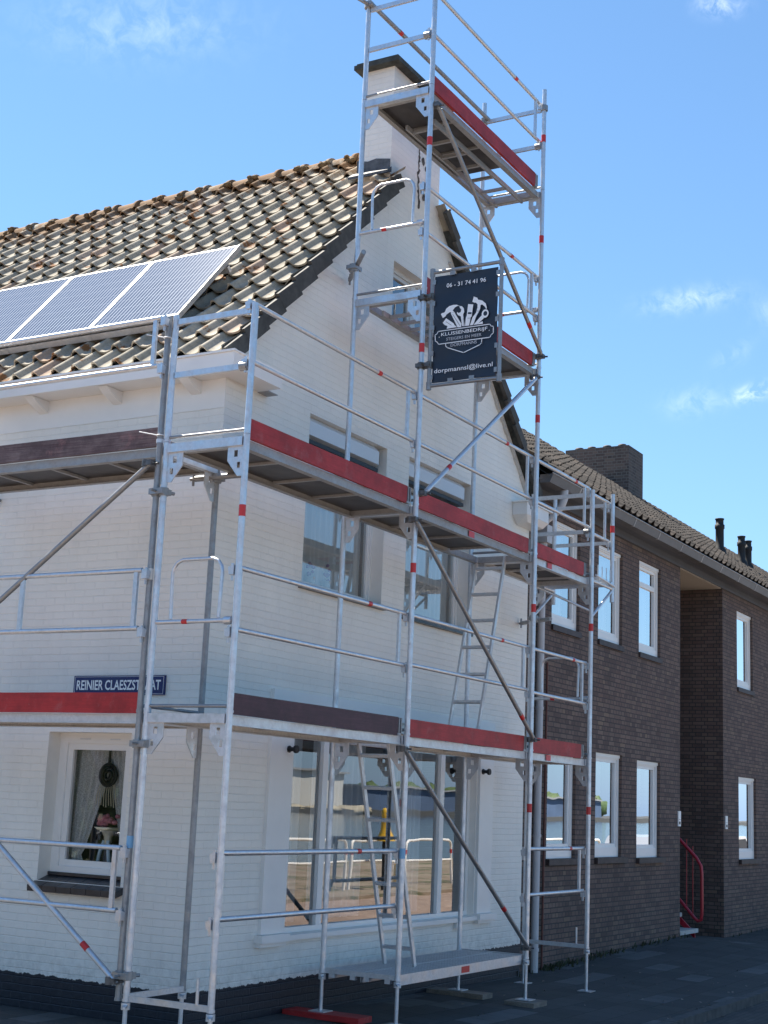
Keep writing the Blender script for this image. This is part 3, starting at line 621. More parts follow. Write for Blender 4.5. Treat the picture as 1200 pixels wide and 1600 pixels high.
# solar panels
pn = Vector((.836, 0, .96)).normalized(); nn_ = Vector((-.96, 0, .836)).normalized()
for k in range(5):
    y0 = 1.70+k*1.03; y1 = y0+1.018; o0 = Vector((1.206, 0, 3.532)); ln_ = 1.273
    t = thing('solar_panel', ['blue solar panel nearest the gable verge, rightmost of its row', 'second blue solar panel from the gable end', 'third blue solar panel from the gable end', 'fourth blue solar panel from the gable end, cut by the photo edge', 'solar panel at the far left end of the roof row'][k], 'solar panel', (1.45, y0+.5, 3.55), 'solar panels in a row on the tiled roof')
    P = lambda y, s, h: Vector((0, y, 0))+o0+pn*s+nn_*h
    cell = MB(); vs = [P(y0+.02, .03, .001), P(y1-.02, .03, .001), P(y1-.02, ln_-.025, .001), P(y0+.02, ln_-.025, .001)]
    cell.add(vs, [(0, 1, 2, 3)]); cell.uv = [(0, 0), (1, 0), (1, 1), (0, 1)]; cell.build('cells', 'solar', t)
    f = MB()
    def bar(ya, yb, sa, sb): f.hexa([P(ya, sa, -.04), P(yb, sa, -.04), P(yb, sb, -.04), P(ya, sb, -.04), P(ya, sa, .004), P(yb, sa, .004), P(yb, sb, .004), P(ya, sb, .004)])
    bar(y0, y0+.02, 0, ln_); bar(y1-.02, y1, 0, ln_); bar(y0+.02, y1-.02, 0, .03); bar(y0+.02, y1-.02, ln_-.025, ln_); f.build('frame', 'aludirty', t)
    f = MB(); vs = [P(y0+.03, .03, -.035), P(y1-.03, .03, -.035), P(y1-.03, ln_-.03, -.035), P(y0+.03, ln_-.03, -.035)]; f.add(vs, [(3, 2, 1, 0)]); f.build('backsheet', 'ply', t)
    for s0 in (.0, .95): f = MB(); f.hexa([P(y0, s0, -.115), P(y1+.02, s0, -.115), P(y1+.02, s0+.04, -.115), P(y0, s0+.04, -.115), P(y0, s0, -.055), P(y1+.02, s0, -.055), P(y1+.02, s0+.04, -.055), P(y0, s0+.04, -.055)]); f.build('mounting_rail', 'alu', t)

# things inside the windows
curtain(LG, 2.52, 3.0, -1.66, .04, .30, 'sheer white curtain behind the left pane of the big ground floor window', 'sheer')
curtain(LG, 3.3, 4.2, -1.66, .04, .34, 'sheer white curtain behind the middle of the big ground floor window', 'sheer')
curtain(LG, 4.75, 5.35, -1.66, .04, .30, 'gathered sheer curtain beside the right mullion of the big window', 'sheer')
curtain(LG, 2.45, 3.8, 1.36, 2.63, .26, 'white net curtain in the upper gable window on the left', 'curtain')
curtain(LG, 4.34, 5.69, 1.33, 2.66, .26, 'white net curtain in the upper gable window on the right', 'curtain')
# tied back lace drapes in the left wall window
for side, lab in ((0, 'grey lace drape tied back at the left of the flower window'), (1, 'grey lace drape tied back at the right of the flower window')):
    mb = MB(); vs = []; nu, nv = 40, 24
    for j in range(nv+1):
        z = -.20-(1.0)*j/nv; t = j/nv
        w_ = (.46-.30*t**1.3) if side == 0 else (.30-.22*min(1, t*1.25))
        if side == 0 and t > .88: w_ = .16+.5*(t-.88)
        for i in range(nu+1):
            s0 = i/nu; a = (-2.62+w_*s0) if side == 0 else (-1.95-w_*s0)
            vs.append(LW[0]+LW[1]*a+Z_*z+LW[2]*(-.27+.015*math.sin(s0*34)))
    mb.add(vs, [(j*(nu+1)+i, j*(nu+1)+i+1, (j+1)*(nu+1)+i+1, (j+1)*(nu+1)+i) for j in range(nv) for i in range(nu)], True)
    tag(mb.build('lace_drape', 'lace'), lab, 'curtain')
t = thing('dream_catcher', 'dark round dream catcher with pale tassels hanging in the left wall window', 'ornament', (XW+.24, 2.19, -.45))
mb = MB(); yc, zc, xc = 2.19, -.45, XW+.235
for r in (.09, .065, .035): mb.path([(xc, yc+r*math.cos(6.283*k/24), zc+r*math.sin(6.283*k/24)) for k in range(25)], .014 if r > .08 else .012, 6)
mb.tube((xc, yc, zc+.09), (xc, yc, zc+.25), .012, 6); mb.build('hoop', 'black', t)
mb = MB()
for k in range(9):
    a = yc-.08+.02*k; mb.path([(xc, a, zc-.08), (xc-.01, a*1.0+(a-yc)*.25, zc-.16), (xc, a+(a-yc)*.4, zc-.24-.03*random.random())], .004, 5)
mb.build('tassel', 'paper', t)
t = thing('flower_bouquet', 'pink flower bouquet in cream wrapping with pale blue ribbons on the inner window ledge', 'bouquet', (XW+.26, 2.17, -1.2))
mb = MB()
for k in range(26):
    a = random.uniform(0, 6.28); r = random.uniform(0, .13); mb.ball((XW+.25+r*math.sin(a)*.3, 2.17+r*math.cos(a), -.83+random.uniform(-.05, .07)*(1-r*3)), random.uniform(.018, .034), 7, 5, (1, 1, .8), .2)
mb.build('petals', 'flower', t)
mb = MB(); mb.lathe((XW+.27, 2.17, -1.0), [(.03, -.02), (.035, .04), (.055, .08), (.10, .10), (.125, .12), (.05, .1)], 14); mb.build('wrapping', 'paper', t)
mb = MB(); mb.path([(XW+.25, 2.19, -.99), (XW+.24, 2.22, -1.08), (XW+.25, 2.25, -1.19)], .018, 6); mb.path([(XW+.25, 2.15, -.99), (XW+.24, 2.13, -1.08), (XW+.25, 2.12, -1.19)], .018, 6); mb.build('ribbon', 'ribbon', t)
mb = MB(); mb.lathe((XW+.28, 2.17, -1.21), [(.0, 0), (.04, 0), (.05, .08), (.03, .2)], 12); mb.build('vase', 'soot', t)
for k, (x, lab) in enumerate(((2.88, 'left small violet flowering plant behind the upper gable window'), (3.16, 'right small violet flowering plant behind the upper gable window'))):
    t = thing('potted_plant', lab, 'plant', (x, YW+.22, 1.36), 'small potted plants on the upper window ledge')
    mb = MB(); mb.lathe((x, YW+.22, 1.36), [(0, 0), (.04, 0), (.055, .09), (.05, .09)], 12); mb.build('pot', 'offwhite', t)
    mb = MB(); 
    for q in range(9): mb.ball((x+random.uniform(-.045, .045), YW+.22+random.uniform(-.02, .02), 1.47+random.uniform(-.02, .14)), .016, 6, 5, (1, 1, 1), .2)
    mb.build('bloom', 'violet', t)

# ================================================================== SCAFFOLD
BX = [0, 2.57, 5.14, 6.71]; WF = .73; RT = .0242
scA = thing('scaffold', 'tall galvanised scaffold with red toe boards standing along the gable wall', 'scaffold', (2.57, 0, -2.4))
scB = thing('scaffold', 'galvanised scaffold with two decks along the left wall by the street sign', 'scaffold', (0, .8, -2.4))
def gusset(mb, p, d, axis):
    """perforated corner plate under a transom at post p; d = unit vector along transom into the frame"""
    t = axis*.004; out = [(.02, -.085), (.16, -.085), (.16, -.19), (.065, -.31), (.02, -.31)]; hs = [[(.07, -.115), (.07, -.165), (.105, -.165), (.105, -.115)], [(.045, -.205), (.045, -.25), (.075, -.25), (.075, -.205)]]
    rings = [[Vector((a, b, 0)) for a, b in q] for q in [out]+hs]; tri = tessellate_polygon(rings); fl = [q for r_ in rings for q in r_]
    for sg_ in (-1, 1): mb.add([p+d*q.x+Z_*q.y+t*sg_ for q in fl], [tuple(x) for x in tri])
    for ring_ in [out]+hs:
        n = len(ring_)
        for i in range(n): (a, b), (a2, b2) = ring_[i], ring_[(i+1) % n]; mb.add([p+d*a+Z_*b-t, p+d*a2+Z_*b2-t, p+d*a2+Z_*b2+t, p+d*a+Z_*b+t], [(0, 1, 2, 3)])
def post(mb, x, y, z0, z1, r=RT): mb.tube((x, y, z0), (x, y, z1), r, 14)
def sticker(x, y, z, par, mat='stick'): 
    mb = MB(); mb.tube((x, y, z-.042), (x, y, z+.042), RT+.0014, 14, caps=False); mb.build('sticker', mat, par)
def frame(sc, p0, p1, z0, z1, name='frame', top=True, stk=(True, False), pm=('galv', 'galv'), ga_=True, bottom=False, hoop=False, ext=0):
    """portal frame between posts p0 (outer) and p1 (inner) from z0 to z1, transom under z1"""
    p0, p1 = Vector((p0[0], p0[1], 0)), Vector((p1[0], p1[1], 0)); d = (p1-p0).normalized(); wf = (p1-p0).length; ax = d.cross(Z_)
    mb = MB()
    if top:
        a = p0+d*.024; b = p1-d*.024
        for (h0, h1, t) in ((-.085, -.020, .003), ):
            mb.prism([a+Z_*(z1+h0)-ax*.025, a+Z_*(z1+h1)-ax*.025, b+Z_*(z1+h1)-ax*.025, b+Z_*(z1+h0)-ax*.025], ax*.05)
        lb = MB(); lb.tube(a+Z_*(z1+.035), b+Z_*(z1+.035), .013, 8)
    hm = MB()
    if hoop:
        mb2, mb = mb, hm
        mb.tube(p0+d*.024+Z_*(z0+.64), p1-d*.024+Z_*(z0+.64), .017, 10)
        pts = []
        for a, b in ((.15, .66), (.14, .99), (.15, 1.035), (.18, 1.075), (.23, 1.095), (.50, 1.095), (.55, 1.075), (.58, 1.035), (.59, .99), (.58, .66)): pts.append(p0+d*a+Z_*(z0+b))
        mb.path(pts, .0135, 8)
        mb.tube(p0+d*.03+Z_*(z0+.64), p0+d*.09+Z_*(z0+.64), .03, 8)
        mb = mb2
    if not mb.f: mb.tube(p0+Z_*(z1-.03), p0+Z_*z1, .028, 12)
    if bottom:
        b2 = MB(); b2.prism([p0+d*.024+Z_*(z0-.012), p0+d*.024+Z_*(z0+.028), p1-d*.024+Z_*(z0+.028), p1-d*.024+Z_*(z0-.012)], ax*.03)
    fr = mb.build(name, 'galv', sc)
    if bottom: b2.build('base_rail', 'galv', fr)
    if top: lb.build('lock_bar', 'galvold', fr)
    if hoop: hm.build('hoop_guard', 'galv', fr)
    for k, (p, m_) in enumerate(((p0, pm[0]), (p1, pm[1]))):
        pb = MB(); post(pb, p.x, p.y, z0+.002, z1-.002); pb.tube((p.x, p.y, z0-.012), (p.x, p.y, z0+.006), RT+.004, 14)
        q = .25
        while q < 1.9: 
            pb.tube((p.x, p.y-RT-.0005, z0+q), (p.x, p.y-RT+.004, z0+q), .006, 6); q += .5
        pb.build('post', m_, fr)
        if top and ga_:
            gb = MB(); gusset(gb, p+Z_*z1, d if k == 0 else -d, ax); gb.build('gusset_plate', 'galv', fr)
    if stk[0]: sticker(p0.x, p0.y, z0+1.43, fr)
    if hoop: 
        m2 = MB(); m2.tube(p0+d*.42+Z_*(z0+.64), p0+d*.47+Z_*(z0+.64), .0185, 10, caps=False); m2.build('sticker', 'stick', fr)
    return fr
def cup(mb, x, y, z, d=Y_, s=1):
    """wedge housing on the post's inner side"""
    c = Vector((x, y, z))+d*.05*s; w = d.cross(Z_)
    mb.prism([c-d*.022-w*.024+Z_*(-.035), c+d*.018-w*.024+Z_*(-.035), c+d*.026-w*.024+Z_*.02, c-d*.022-w*.024+Z_*.035], w*.048)
    mb.prism([c-d*.006-w*.006+Z_*(-.075), c+d*.012-w*.006+Z_*(-.075), c+d*.014-w*.006+Z_*(.05), c-d*.006-w*.006+Z_*(.05)], w*.012)
CUPS = set()
def guard(sc, a, b, z, off, zs=(.60, 1.03), stk=True, mat='galv', mid=None):
    """double guard rail from post a to post b above deck z; off = inward offset vector"""
    a, b = Vector(a)+off, Vector(b)+off; d = (b-a).normalized(); mb = MB()
    A = a+d*.035; B = b-d*.035
    for h in zs: mb.tube(A+Z_*(z+h), B+Z_*(z+h), .0192, 10)
    for q in (.085, (b-a).length-.125)+((mid,) if mid else ()): mb.prism([a+d*(q-.018)+Z_*(z+zs[0]+.012)-off*.25, a+d*(q+.018)+Z_*(z+zs[0]+.012)-off*.25, a+d*(q+.018)+Z_*(z+zs[1]-.012)-off*.25, a+d*(q-.018)+Z_*(z+zs[1]-.012)-off*.25], off.normalized()*.022)
    g_ = mb.build('guard_rail', mat, sc)
    for p in (a-off, b-off):
        for h in zs:
            key = (round(p.x, 1), round(p.y, 1), round(z+h, 1))
            if key in CUPS: continue
            CUPS.add(key); cb_ = MB(); cup(cb_, p.x, p.y, z+h-.03, off.normalized()); cb_.build('wedge_housing', 'galv', g_)
    if stk:
        s2 = MB(); q = a+(b-a)*.75+Z_*(z+zs[1]); s2.tube(q-d*.03, q+d*.03, .0206, 10, caps=False); s2.build('sticker', 'stick', g_)
    return g_
def brace(sc, a, b, stk=None, r=.0215, mat='galvold'):
    a, b = Vector(a), Vector(b); d = (b-a).normalized(); mb = MB(); mb.tube(a+d*.05, b-d*.05, r, 12)
    for p, s in ((a, 1), (b, -1)): mb.tube(p-d*.02*s, p+d*.09*s, r*.75, 8)
    o = mb.build('diagonal_brace', mat, sc)
    for p in (a, b):
        cl = MB(); cl.tube(p+Y_*.05-Z_*.025, p+Y_*.05+Z_*.025, .031, 10); cl.tube(p+Vector((.02, -.0, 0)), p+Vector((.03, -.05, 0)), .009, 6); cl.box(p.x-.03, p.x+.03, p.y-.02, p.y+.03, p.z-.02, p.z+.02)
        cl.build('coupler', 'blacksteel', o)
    if stk is not None:
        q = a+(b-a)*stk; s2 = MB(); s2.tube(q-d*.035, q+d*.035, r+.0016, 12, caps=False); s2.build('sticker', 'stick', o)
    return o
def deck(sc, o, d, wv, ln, z, wd=.61, ply=(0, 1), mat='alu', strips=(), stkpos=None, wo=.045):
    """aluminium framed plywood deck; o start on outer line, d along the bay, wv inward"""
    o = Vector(o); mb = MB()
    P = lambda a, b, c: o+d*a+wv*b+Z_*(z+c)
    def bx(m, a0, a1, b0, b1, c0, c1): m.hexa([P(a0, b0, c0), P(a1, b0, c0), P(a1, b1, c0), P(a0, b1, c0), P(a0, b0, c1), P(a1, b0, c1), P(a1, b1, c1), P(a0, b1, c1)])
    s0, s1 = .035, ln-.035
    bx(mb, s0, s1, wo, wo+.030, -.092, -.022); bx(mb, s0, s1, wo-.008, wo, -.092, -.084); bx(mb, s0, s1, wo+wd-.03, wo+wd, -.092, -.022); bx(mb, s0, s1, wo+.03, wo+.05, -.092, -.086); bx(mb, s0, s1, wo+wd-.05, wo+wd-.03, -.092, -.086)
    bx(mb, s0, s0+.04, wo+.03, wo+wd-.03, -.085, -.024); bx(mb, s1-.04, s1, wo+.03, wo+wd-.03, -.085, -.024)
    k = s0+.6
    while k < s1-.3:
        if ply[0] <= k/ln <= ply[1]: bx(mb, k, k+.03, wo+.05, wo+wd-.05, -.062, -.041)
        k += .6
    o1 = mb.build('deck', mat, sc)
    pm_ = MB(); bx(pm_, s0+.04 if ply[0] == 0 else ply[0]*ln, s1-.04 if ply[1] == 1 else ply[1]*ln, wo+.031, wo+wd-.031, -.040, -.026); pm_.build('plywood', 'ply', o1)
    if stkpos is not None:
        s2 = MB(); bx(s2, stkpos*ln-.06, stkpos*ln+.06, wo-.0095, wo-.0085, -.083, -.025); s2.build('sticker', 'stick', o1)
    return o1
def toe(sc, o, d, wv, a0, a1, z, mat, h=.15, wo=.012):
    o = Vector(o); mb = MB(); n = 6
    P = lambda a, b, c: o+d*a+wv*b+Z_*(z+c)
    m_ = max(2, int((a1-a0)/.4)); vs = []
    for i in range(m_+1):
        a = a0+(a1-a0)*i/m_; jj = random.uniform(-.0025, .0025)
        for b, c in ((wo, -.018), (wo+.028, -.018), (wo+.028, h-.018), (wo, h-.018)): vs.append(P(a, b+jj, c+random.uniform(-.0015, .0015)))
    mb.add(vs, [(i*4+k, (i+1)*4+k, (i+1)*4+(k+1) % 4, i*4+(k+1) % 4) for i in range(m_) for k in range(4)]+[(3, 2, 1, 0), (m_*4, m_*4+1, m_*4+2, m_*4+3)])
    t_ = mb.build('toe_board', mat, sc)
    cl = MB(); P2 = lambda a, b, c: P(a, b, c)
    for a, s in ((a1, 1),):
        cl.hexa([P(a-.01, wo-.004, -.02), P(a+.045, wo-.004, -.02), P(a+.045, wo+.034, -.02), P(a-.01, wo+.034, -.02), P(a-.01, wo-.004, .0), P(a+.045, wo-.004, .0), P(a+.045, wo+.034, .0), P(a-.01, wo+.034, .0)])
        for q in (.012, .052): cl.hexa([P(a+q, wo-.002, 0), P(a+q+.014, wo-.002, 0), P(a+q+.014, wo+.03, 0), P(a+q, wo+.03, 0), P(a+q, wo-.002, .13), P(a+q+.014, wo-.002, .13), P(a+q+.014, wo+.03, .13), P(a+q, wo+.03, .13)])
    cl.build('end_bracket', 'galvold', t_)
    return t_
def jack(sc, x, y, zt_=-2.03, zb=None, name='base_jack', plate=.075):
    zb = gz(x, y)+.004 if zb is None else zb
    mb = MB(); mb.tube((x, y, zb), (x, y, zt_), .0165, 10); mb.box(x-plate, x+plate, y-plate, y+plate, zb, zb+.008)
    mb.tube((x, y, zt_-.035), (x, y, zt_+.01), .032, 12)
    for k in range(2):
        a = .6+k*math.pi; d = Vector((math.cos(a), math.sin(a), 0)); c = Vector((x, y, zt_-.012)); w_ = d.cross(Z_)
        mb.hexa([c+d*.02-w_*.02-Z_*.006, c+d*.11-w_*.008-Z_*.006, c+d*.11+w_*.008-Z_*.006, c+d*.02+w_*.02-Z_*.006, c+d*.02-w_*.02+Z_*.012, c+d*.11-w_*.008+Z_*.006, c+d*.11+w_*.008+Z_*.006, c+d*.02+w_*.02+Z_*.012])
    return mb.build(name, 'galv', sc)
# gable scaffold frames
for i, x in enumerate(BX):
    tops = [0, 2, 6, 6, 2][0] if False else (2 if i in (0, 3) else 6)
    z = -2
    while z < tops:
        frame(scA, (x, 0), (x, WF), z, z+2, bottom=(z == -2), stk=(z > -2 or i in (2, 3), 0), hoop=((i == 0 and z == 0) or (i == 1 and z == 4) or (i == 2 and z == 4) or (i == 3 and z == 0)))
        z += 2
# frame-like end posts above the last deck
for i, zb in ((0, 2), (1, 6), (2, 6), (3, 2)):
    x = BX[i]; mb = MB()
    bars = (.52, .945)
    mb.box(x-.012, x+.012, .03, WF-.03, zb+bars[1]-.022, zb+bars[1]+.022)
    fr = mb.build('end_guard', 'galv', scA)
    mb = MB(); mb.box(x-.012, x+.012, .03, WF-.03, zb+bars[0]-.022, zb+bars[0]+.022); mb.build('rail', 'galv', fr)
    for y in (0, WF):
        if i == 3 and y == WF: pass
        p_ = MB(); post(p_, x, y, zb+.002, zb+(1.0 if i in (0, 3) else 1.18)); p_.build('post', 'galv', fr)
    cl = MB(); cl.tube((x, .035, zb+.52), (x, .095, zb+.52), .036, 8)
    if i in (1, 2): cl.build('coupler', 'galvold', fr); cl = MB()
    if i == 1: cl.tube((x, WF, zb+.97), (x, WF, zb+1.03), .045, 10); cl.tube((x-.02, WF, zb+1.0), (x-.17, WF+.04, zb+1.0), .014, 6); cl.tube((x-.02, WF-.03, zb+.98), (x-.14, WF-.02, zb+.98), .012, 6)
    if i == 2: cl.tube((x, WF, zb+.93), (x, WF, zb+.99), .045, 10); cl.build('coupler', 'galvold', fr); cl = MB(); cl.tube((x, .0, zb+.93), (x, .0, zb+.99), .04, 10)
    cl.build('coupler', 'galvold', fr)
    if i == 2: sticker(x, 0, zb+.60, fr)
for i, x in enumerate(BX):
    for y in (0, WF): jack(scA, x, y, zb=gz(x, y)+(.045 if i in (1, 2) else .004))
IN = Y_*.05
# guard rails
for (i, zs) in ((0, (-2, 0, 2)), (1, (2, 4, 6)), (2, (-2, 0, 2))):
    for z in zs:
        hs = (.585, 1.03) if z < 2 else (.575, 1.02)
        guard(scA, (BX[i], 0, 0), (BX[i+1], 0, 0), z, IN, hs)
guard(scA, (BX[1], 0, 0), (BX[2], 0, 0), 0, IN, (.60, 1.03))
mb = MB(); mb.tube((2.5, WF-.05, 6.985), (5.2, WF-.05, 6.975), .0225, 12); ir = mb.build('inner_rail', 'galvold', scA)
s2 = MB(); s2.tube((3.08, WF-.05, 6.983), (3.14, WF-.05, 6.983), .0242, 12, caps=False); s2.build('sticker', 'stick', ir)
# decks and toe boards
deck(scA, (0, 0, 0), X_, Y_, 2.57, 0, stkpos=None); deck(scA, (2.57, 0, 0), X_, Y_, 2.57, 0, ply=(.32, 1), stkpos=None); deck(scA, (5.14, 0, 0), X_, Y_, 1.57, 0, stkpos=.34)
deck(scA, (0, 0, 0), X_, Y_, 2.57, 2, mat='aludirty'); deck(scA, (2.57, 0, 0), X_, Y_, 2.57, 2, ply=(0, .72), mat='aludirty', stkpos=.46); deck(scA, (5.14, 0, 0), X_, Y_, 1.57, 2, stkpos=.30)
deck(scA, (2.57, 0, 0), X_, Y_, 2.57, 4, ply=(.42, 1), mat='aludirty'); deck(scA, (2.57, 0, 0), X_, Y_, 2.57, 6, ply=(0, .70), mat='aludirty')
toe(scA, (0, 0, 0), X_, Y_, .02, 2.43, 0, 'purple'); toe(scA, (2.57, 0, 0), X_, Y_, .03, 2.43, 0, 'red'); toe(scA, (5.14, 0, 0), X_, Y_, .03, 1.36, 0, 'red')
toe(scA, (0, 0, 0), X_, Y_, .02, 2.43, 2, 'red'); toe(scA, (2.57, 0, 0), X_, Y_, .03, 2.43, 2, 'red'); toe(scA, (5.14, 0, 0), X_, Y_, .03, 1.36, 2, 'red')
toe(scA, (2.57, 0, 0), X_, Y_, .03, 2.43, 4, 'red'); toe(scA, (2.57, 0, 0), X_, Y_, .03, 2.40, 6, 'red')
# ladders folded under the two top decks
for (z, a0, a1, nm) in ((4, 2.70, 4.1, 7), (6, 3.0, 5.05, 7)):
    mb = MB()
    for y in (.20, .50): mb.box(a0, a1, y-.012, y+.012, z-.155, z-.105)
    for k in range(nm): xx = a0+.12+(a1-a0-.2)*k/(nm-1); mb.box(xx-.014, xx+.014, .212, .488, z-.148, z-.118)
    mb.build('folded_ladder', 'aludirty', scA)
# low steel platform
for k in range(2):
    mb = MB(); y0 = .03+.335*k; x0, x1 = 2.60, 5.10; mb.box(x0, x1, y0, y0+.006, -2.06, -1.975); mb.box(x0, x1, y0+.314, y0+.32, -2.06, -1.975)
    n = 46
    for i in range(n):
        xa = x0+(x1-x0)*i/n; mb.box(xa, xa+(x1-x0)/n*.45, y0+.006, y0+.314, -1.984, -1.976)
    for j in range(6): mb.box(x0, x1, y0+.012+.055*j, y0+.024+.055*j, -1.988, -1.978)
    for xx in (x0-.035, x1-.005):
        for q in (.04, .24): mb.box(xx, xx+.04, y0+q, y0+q+.05, -2.045, -1.99)
    o_ = mb.build('steel_plank', 'galv', scA)
    if k == 0: s2 = MB(); s2.box(3.80, 3.96, y0-.0015, y0-.0005, -2.045, -1.99); s2.build('sticker', 'stick', o_)
# braces
brace(scA, (2.44, -.055, -.13), (5.06, -.055, -1.90), stk=.775); brace(scA, (2.47, -.055, 1.84), (5.10, -.055, .10), stk=.88)
brace(scA, (2.61, -.055, 2.10), (4.98, -.055, 3.84), stk=.19, mat='galv'); brace(scA, (2.60, -.055, 5.80), (5.10, -.055, 4.10), stk=.86)
# console bay at the far end
mb = MB(); xe = 7.34
for y in (0, WF): mb.tube((6.71, y, 1.96), (xe, y, 1.96), .019, 10); mb.tube((6.73, y, 1.56), (xe-.03, y, 1.92), .016, 8)
for xx in (6.90, 7.03, 7.16, 7.28): mb.box(xx-.02, xx+.02, -.02, WF+.02, 1.975, 2.03); mb.tube((xx, -.0, 2.03), (xx, -.0, 2.17), .006, 6)
mb.tube((6.71, -.05, 2.02), (xe, -.03, 1.985), .012, 8)
cs = mb.build('console_bracket', 'galv', scA)
mb = MB()
mb.box(xe-.012, xe+.012, .03, WF-.03, 2.93, 2.97)
eg = mb.build('end_guard', 'galv', scA); mb = MB(); mb.box(xe-.012, xe+.012, .03, WF-.03, 2.48, 2.52); mb.build('rail', 'galv', eg)
for y in (0, WF): p_ = MB(); post(p_, xe, y, 1.80, 3.08); p_.build('post', 'galv', eg)
sticker(xe, 0, 2.66, eg)
guard(scA, (6.71, 0, 0), (xe, 0, 0), 2, IN, (.52, .98), stk=False)
mb = MB()
for x in (5.30, 6.62): pass
mb.tube((5.16, .02, 1.60), (5.75, .25, 1.88), .016, 8); mb.build('support_strut', 'galv', scA)
mb = MB(); mb.tube((6.70, .02, 1.62), (6.2, .6, 1.9), .014, 8); mb.build('support_strut', 'galv', scA)
# wall ties
def tie(sc, a, b, q):
    mb = MB(); mb.tube(a, b, .0235, 12); t_ = mb.build('wall_tie', 'galvold', sc); cl = MB(); q = Vector(q); cl.tube(q-Z_*.035, q+Z_*.035, .047, 10); cl.box(q.x-.06, q.x+.06, q.y-.05, q.y+.05, q.z-.018, q.z+.018)
    cl.build('coupler', 'galvold', t_); cl = MB()
    b = Vector(b); d = (b-Vector(a)).normalized(); cl.tube(b, b+d*.05, .014, 8); cl.tube(b-Z_*.055+d*.02, b+Z_*.055+d*.02, .011, 6); cl.build('anchor_bolt', 'galvold', t_)
tie(scA, (2.31, .50, 4.33), (2.87, .98, 4.34), (2.56, .75, 4.30)); tie(scA, (6.78, .52, 1.55), (7.06, 1.0, 1.55), (6.72, .70, 1.55)); tie(scB, (.68, .52, 1.885), (.68, .97, 1.885), (.72, .8, 1.885))
mb = MB(); mb.tube((XW-.005, 3.51, 1.97), (XW-.09, 3.51, 1.97), .014, 8); mb.tube((XW-.06, 3.51, 1.90), (XW-.06, 3.51, 2.04), .02, 8); mb.build('tie_bolt', 'galvold', scB)
# left scaffold: frames at y .80 and 3.37
XS, XI, Y0, Y1 = 0.0, .73, .80, 3.37
for k, yy in enumerate((Y0, Y1)):
    for z in (-2, 0): frame(scB, (XS, yy), (XI, yy), z, z+2, bottom=(z == -2), stk=(False, 0), pm=('galvold', 'galvold'))
    mb = MB(); mb.box(XS+.03, XI-.03, yy-.01, yy+.01, 2.98, 3.02)
    if k == 0: mb = MB(); mb.tube((XS, yy, 2.0), (XS, yy, 2.03), .029, 12)
    fr = mb.build('end_guard', 'galv', scB)
    p_ = MB(); post(p_, XS, yy, 2.002, 3.0); p_.build('post', 'galvold', fr)
    if k: p_ = MB(); post(p_, XI, yy, 2.002, 3.0); p_.build('post', 'galvold', fr)
jack(scB, XI, Y0); jack(scB, XI, Y1); jack(scB, XS, Y1)
LD = X_; INX = X_*-.0
for z in (-2, 0, 2):
    guard(scB, (XS-.10, Y0, 0), (XS-.10, Y1, 0), z, X_*.05, (.595, 1.025) if z < 2 else (.60, .98), stk=(z == -2), mid=1.21 if z == 0 else None)
deck(scB, (XS, Y0, 0), Y_, X_, 2.57, 0); deck(scB, (XS, Y0, 0), Y_, X_, 2.57, 2, mat='aludirty')
toe(scB, (XS, Y0, 0), Y_, X_, .03, 2.5, 0, 'redy'); toe(scB, (XS, Y0, 0), Y_, X_, .0, 2.5, 2, 'weath')
brace(scB, (-.05, .83, 1.84), (-.05, 3.27, .12)); brace(scB, (-.05, .80, -1.88), (-.05, 3.25, -.13), stk=.12, mat='galv')
sticker(XS, Y0, 1.0, scB, 'offwhite'); sticker(XS, Y0, -.93, scB, 'stickb'); sticker(BX[1], 0, -.99, scA, 'stickb')
# couplers tying both scaffolds together
for z in (1.62, -.24, -1.84):
    mb = MB(); mb.box(-.055, .055, .70, .83, z-.022, z+.022); mb.tube((0, .73, z-.03), (0, .73, z+.03), .036, 10); mb.tube((0, .80, z-.03), (0, .80, z+.03), .036, 10); mb.tube((-.02, .765, z), (-.11, .765, z), .010, 6); mb.tube((.03, .73, z), (.09, .70, z), .013, 6); mb.build('coupler', 'galvold', scB)
# white cable ties
for (x, y, z) in ((0, .80, 2.06), (0, .80, 2.83)):
    mb = MB(); mb.path([(x+.032*math.cos(a), y+.032*math.sin(a), z) for a in [6.283*k/14 for k in range(15)]], .004, 5); mb.tube((x-.03, y+.02, z), (x-.06, y+.16, z+.03), .004, 5); mb.build('cable_tie', 'print', scB)
mb = MB(); mb.tube((0, .12, -1.972), (0, .12, -1.80), .012, 8); mb.build('pin', 'galv', scA)
mb = MB(); mb.tube((6.71, .12, -1.972), (6.71, .12, -1.80), .010, 8); mb.build('pin', 'galv', scA)

# ladders
def ladder(a, b, y0, y1, label, n=7):
    t = thing('ladder', label, 'ladder', (a[0], (y0+y1)/2, a[1])); A, B = Vector((a[0], 0, a[1])), Vector((b[0], 0, b[1])); d = (B-A).normalized(); w_ = Vector((d.z, 0, -d.x))
    for y in (y0, y1):
        mb = MB(); q = Y_*.011; P = [A-w_*.022, A+w_*.022, B+w_*.022, B-w_*.022]; mb.prism([p+Y_*y-q for p in P], q*2); mb.build('stile', 'alu', t)
    for k in range(n):
        p = A+(B-A)*((k+.55)/n); mb = MB(); mb.prism([p+Y_*(y0+.012)-w_*.016-d*.013, p+Y_*(y0+.012)+w_*.016-d*.013, p+Y_*(y0+.012)+w_*.016+d*.013, p+Y_*(y0+.012)-w_*.016+d*.013], Y_*(y1-y0-.024)); mb.build('rung', 'alu', t)
ladder((3.30, -1.972), (2.68, -.06), .24, .54, 'aluminium ladder standing on the low steel platform before the big window', 7)
ladder((4.50, .0), (5.07, 1.97), .30, .62, 'aluminium ladder on the first deck beside the right upper gable window', 7)

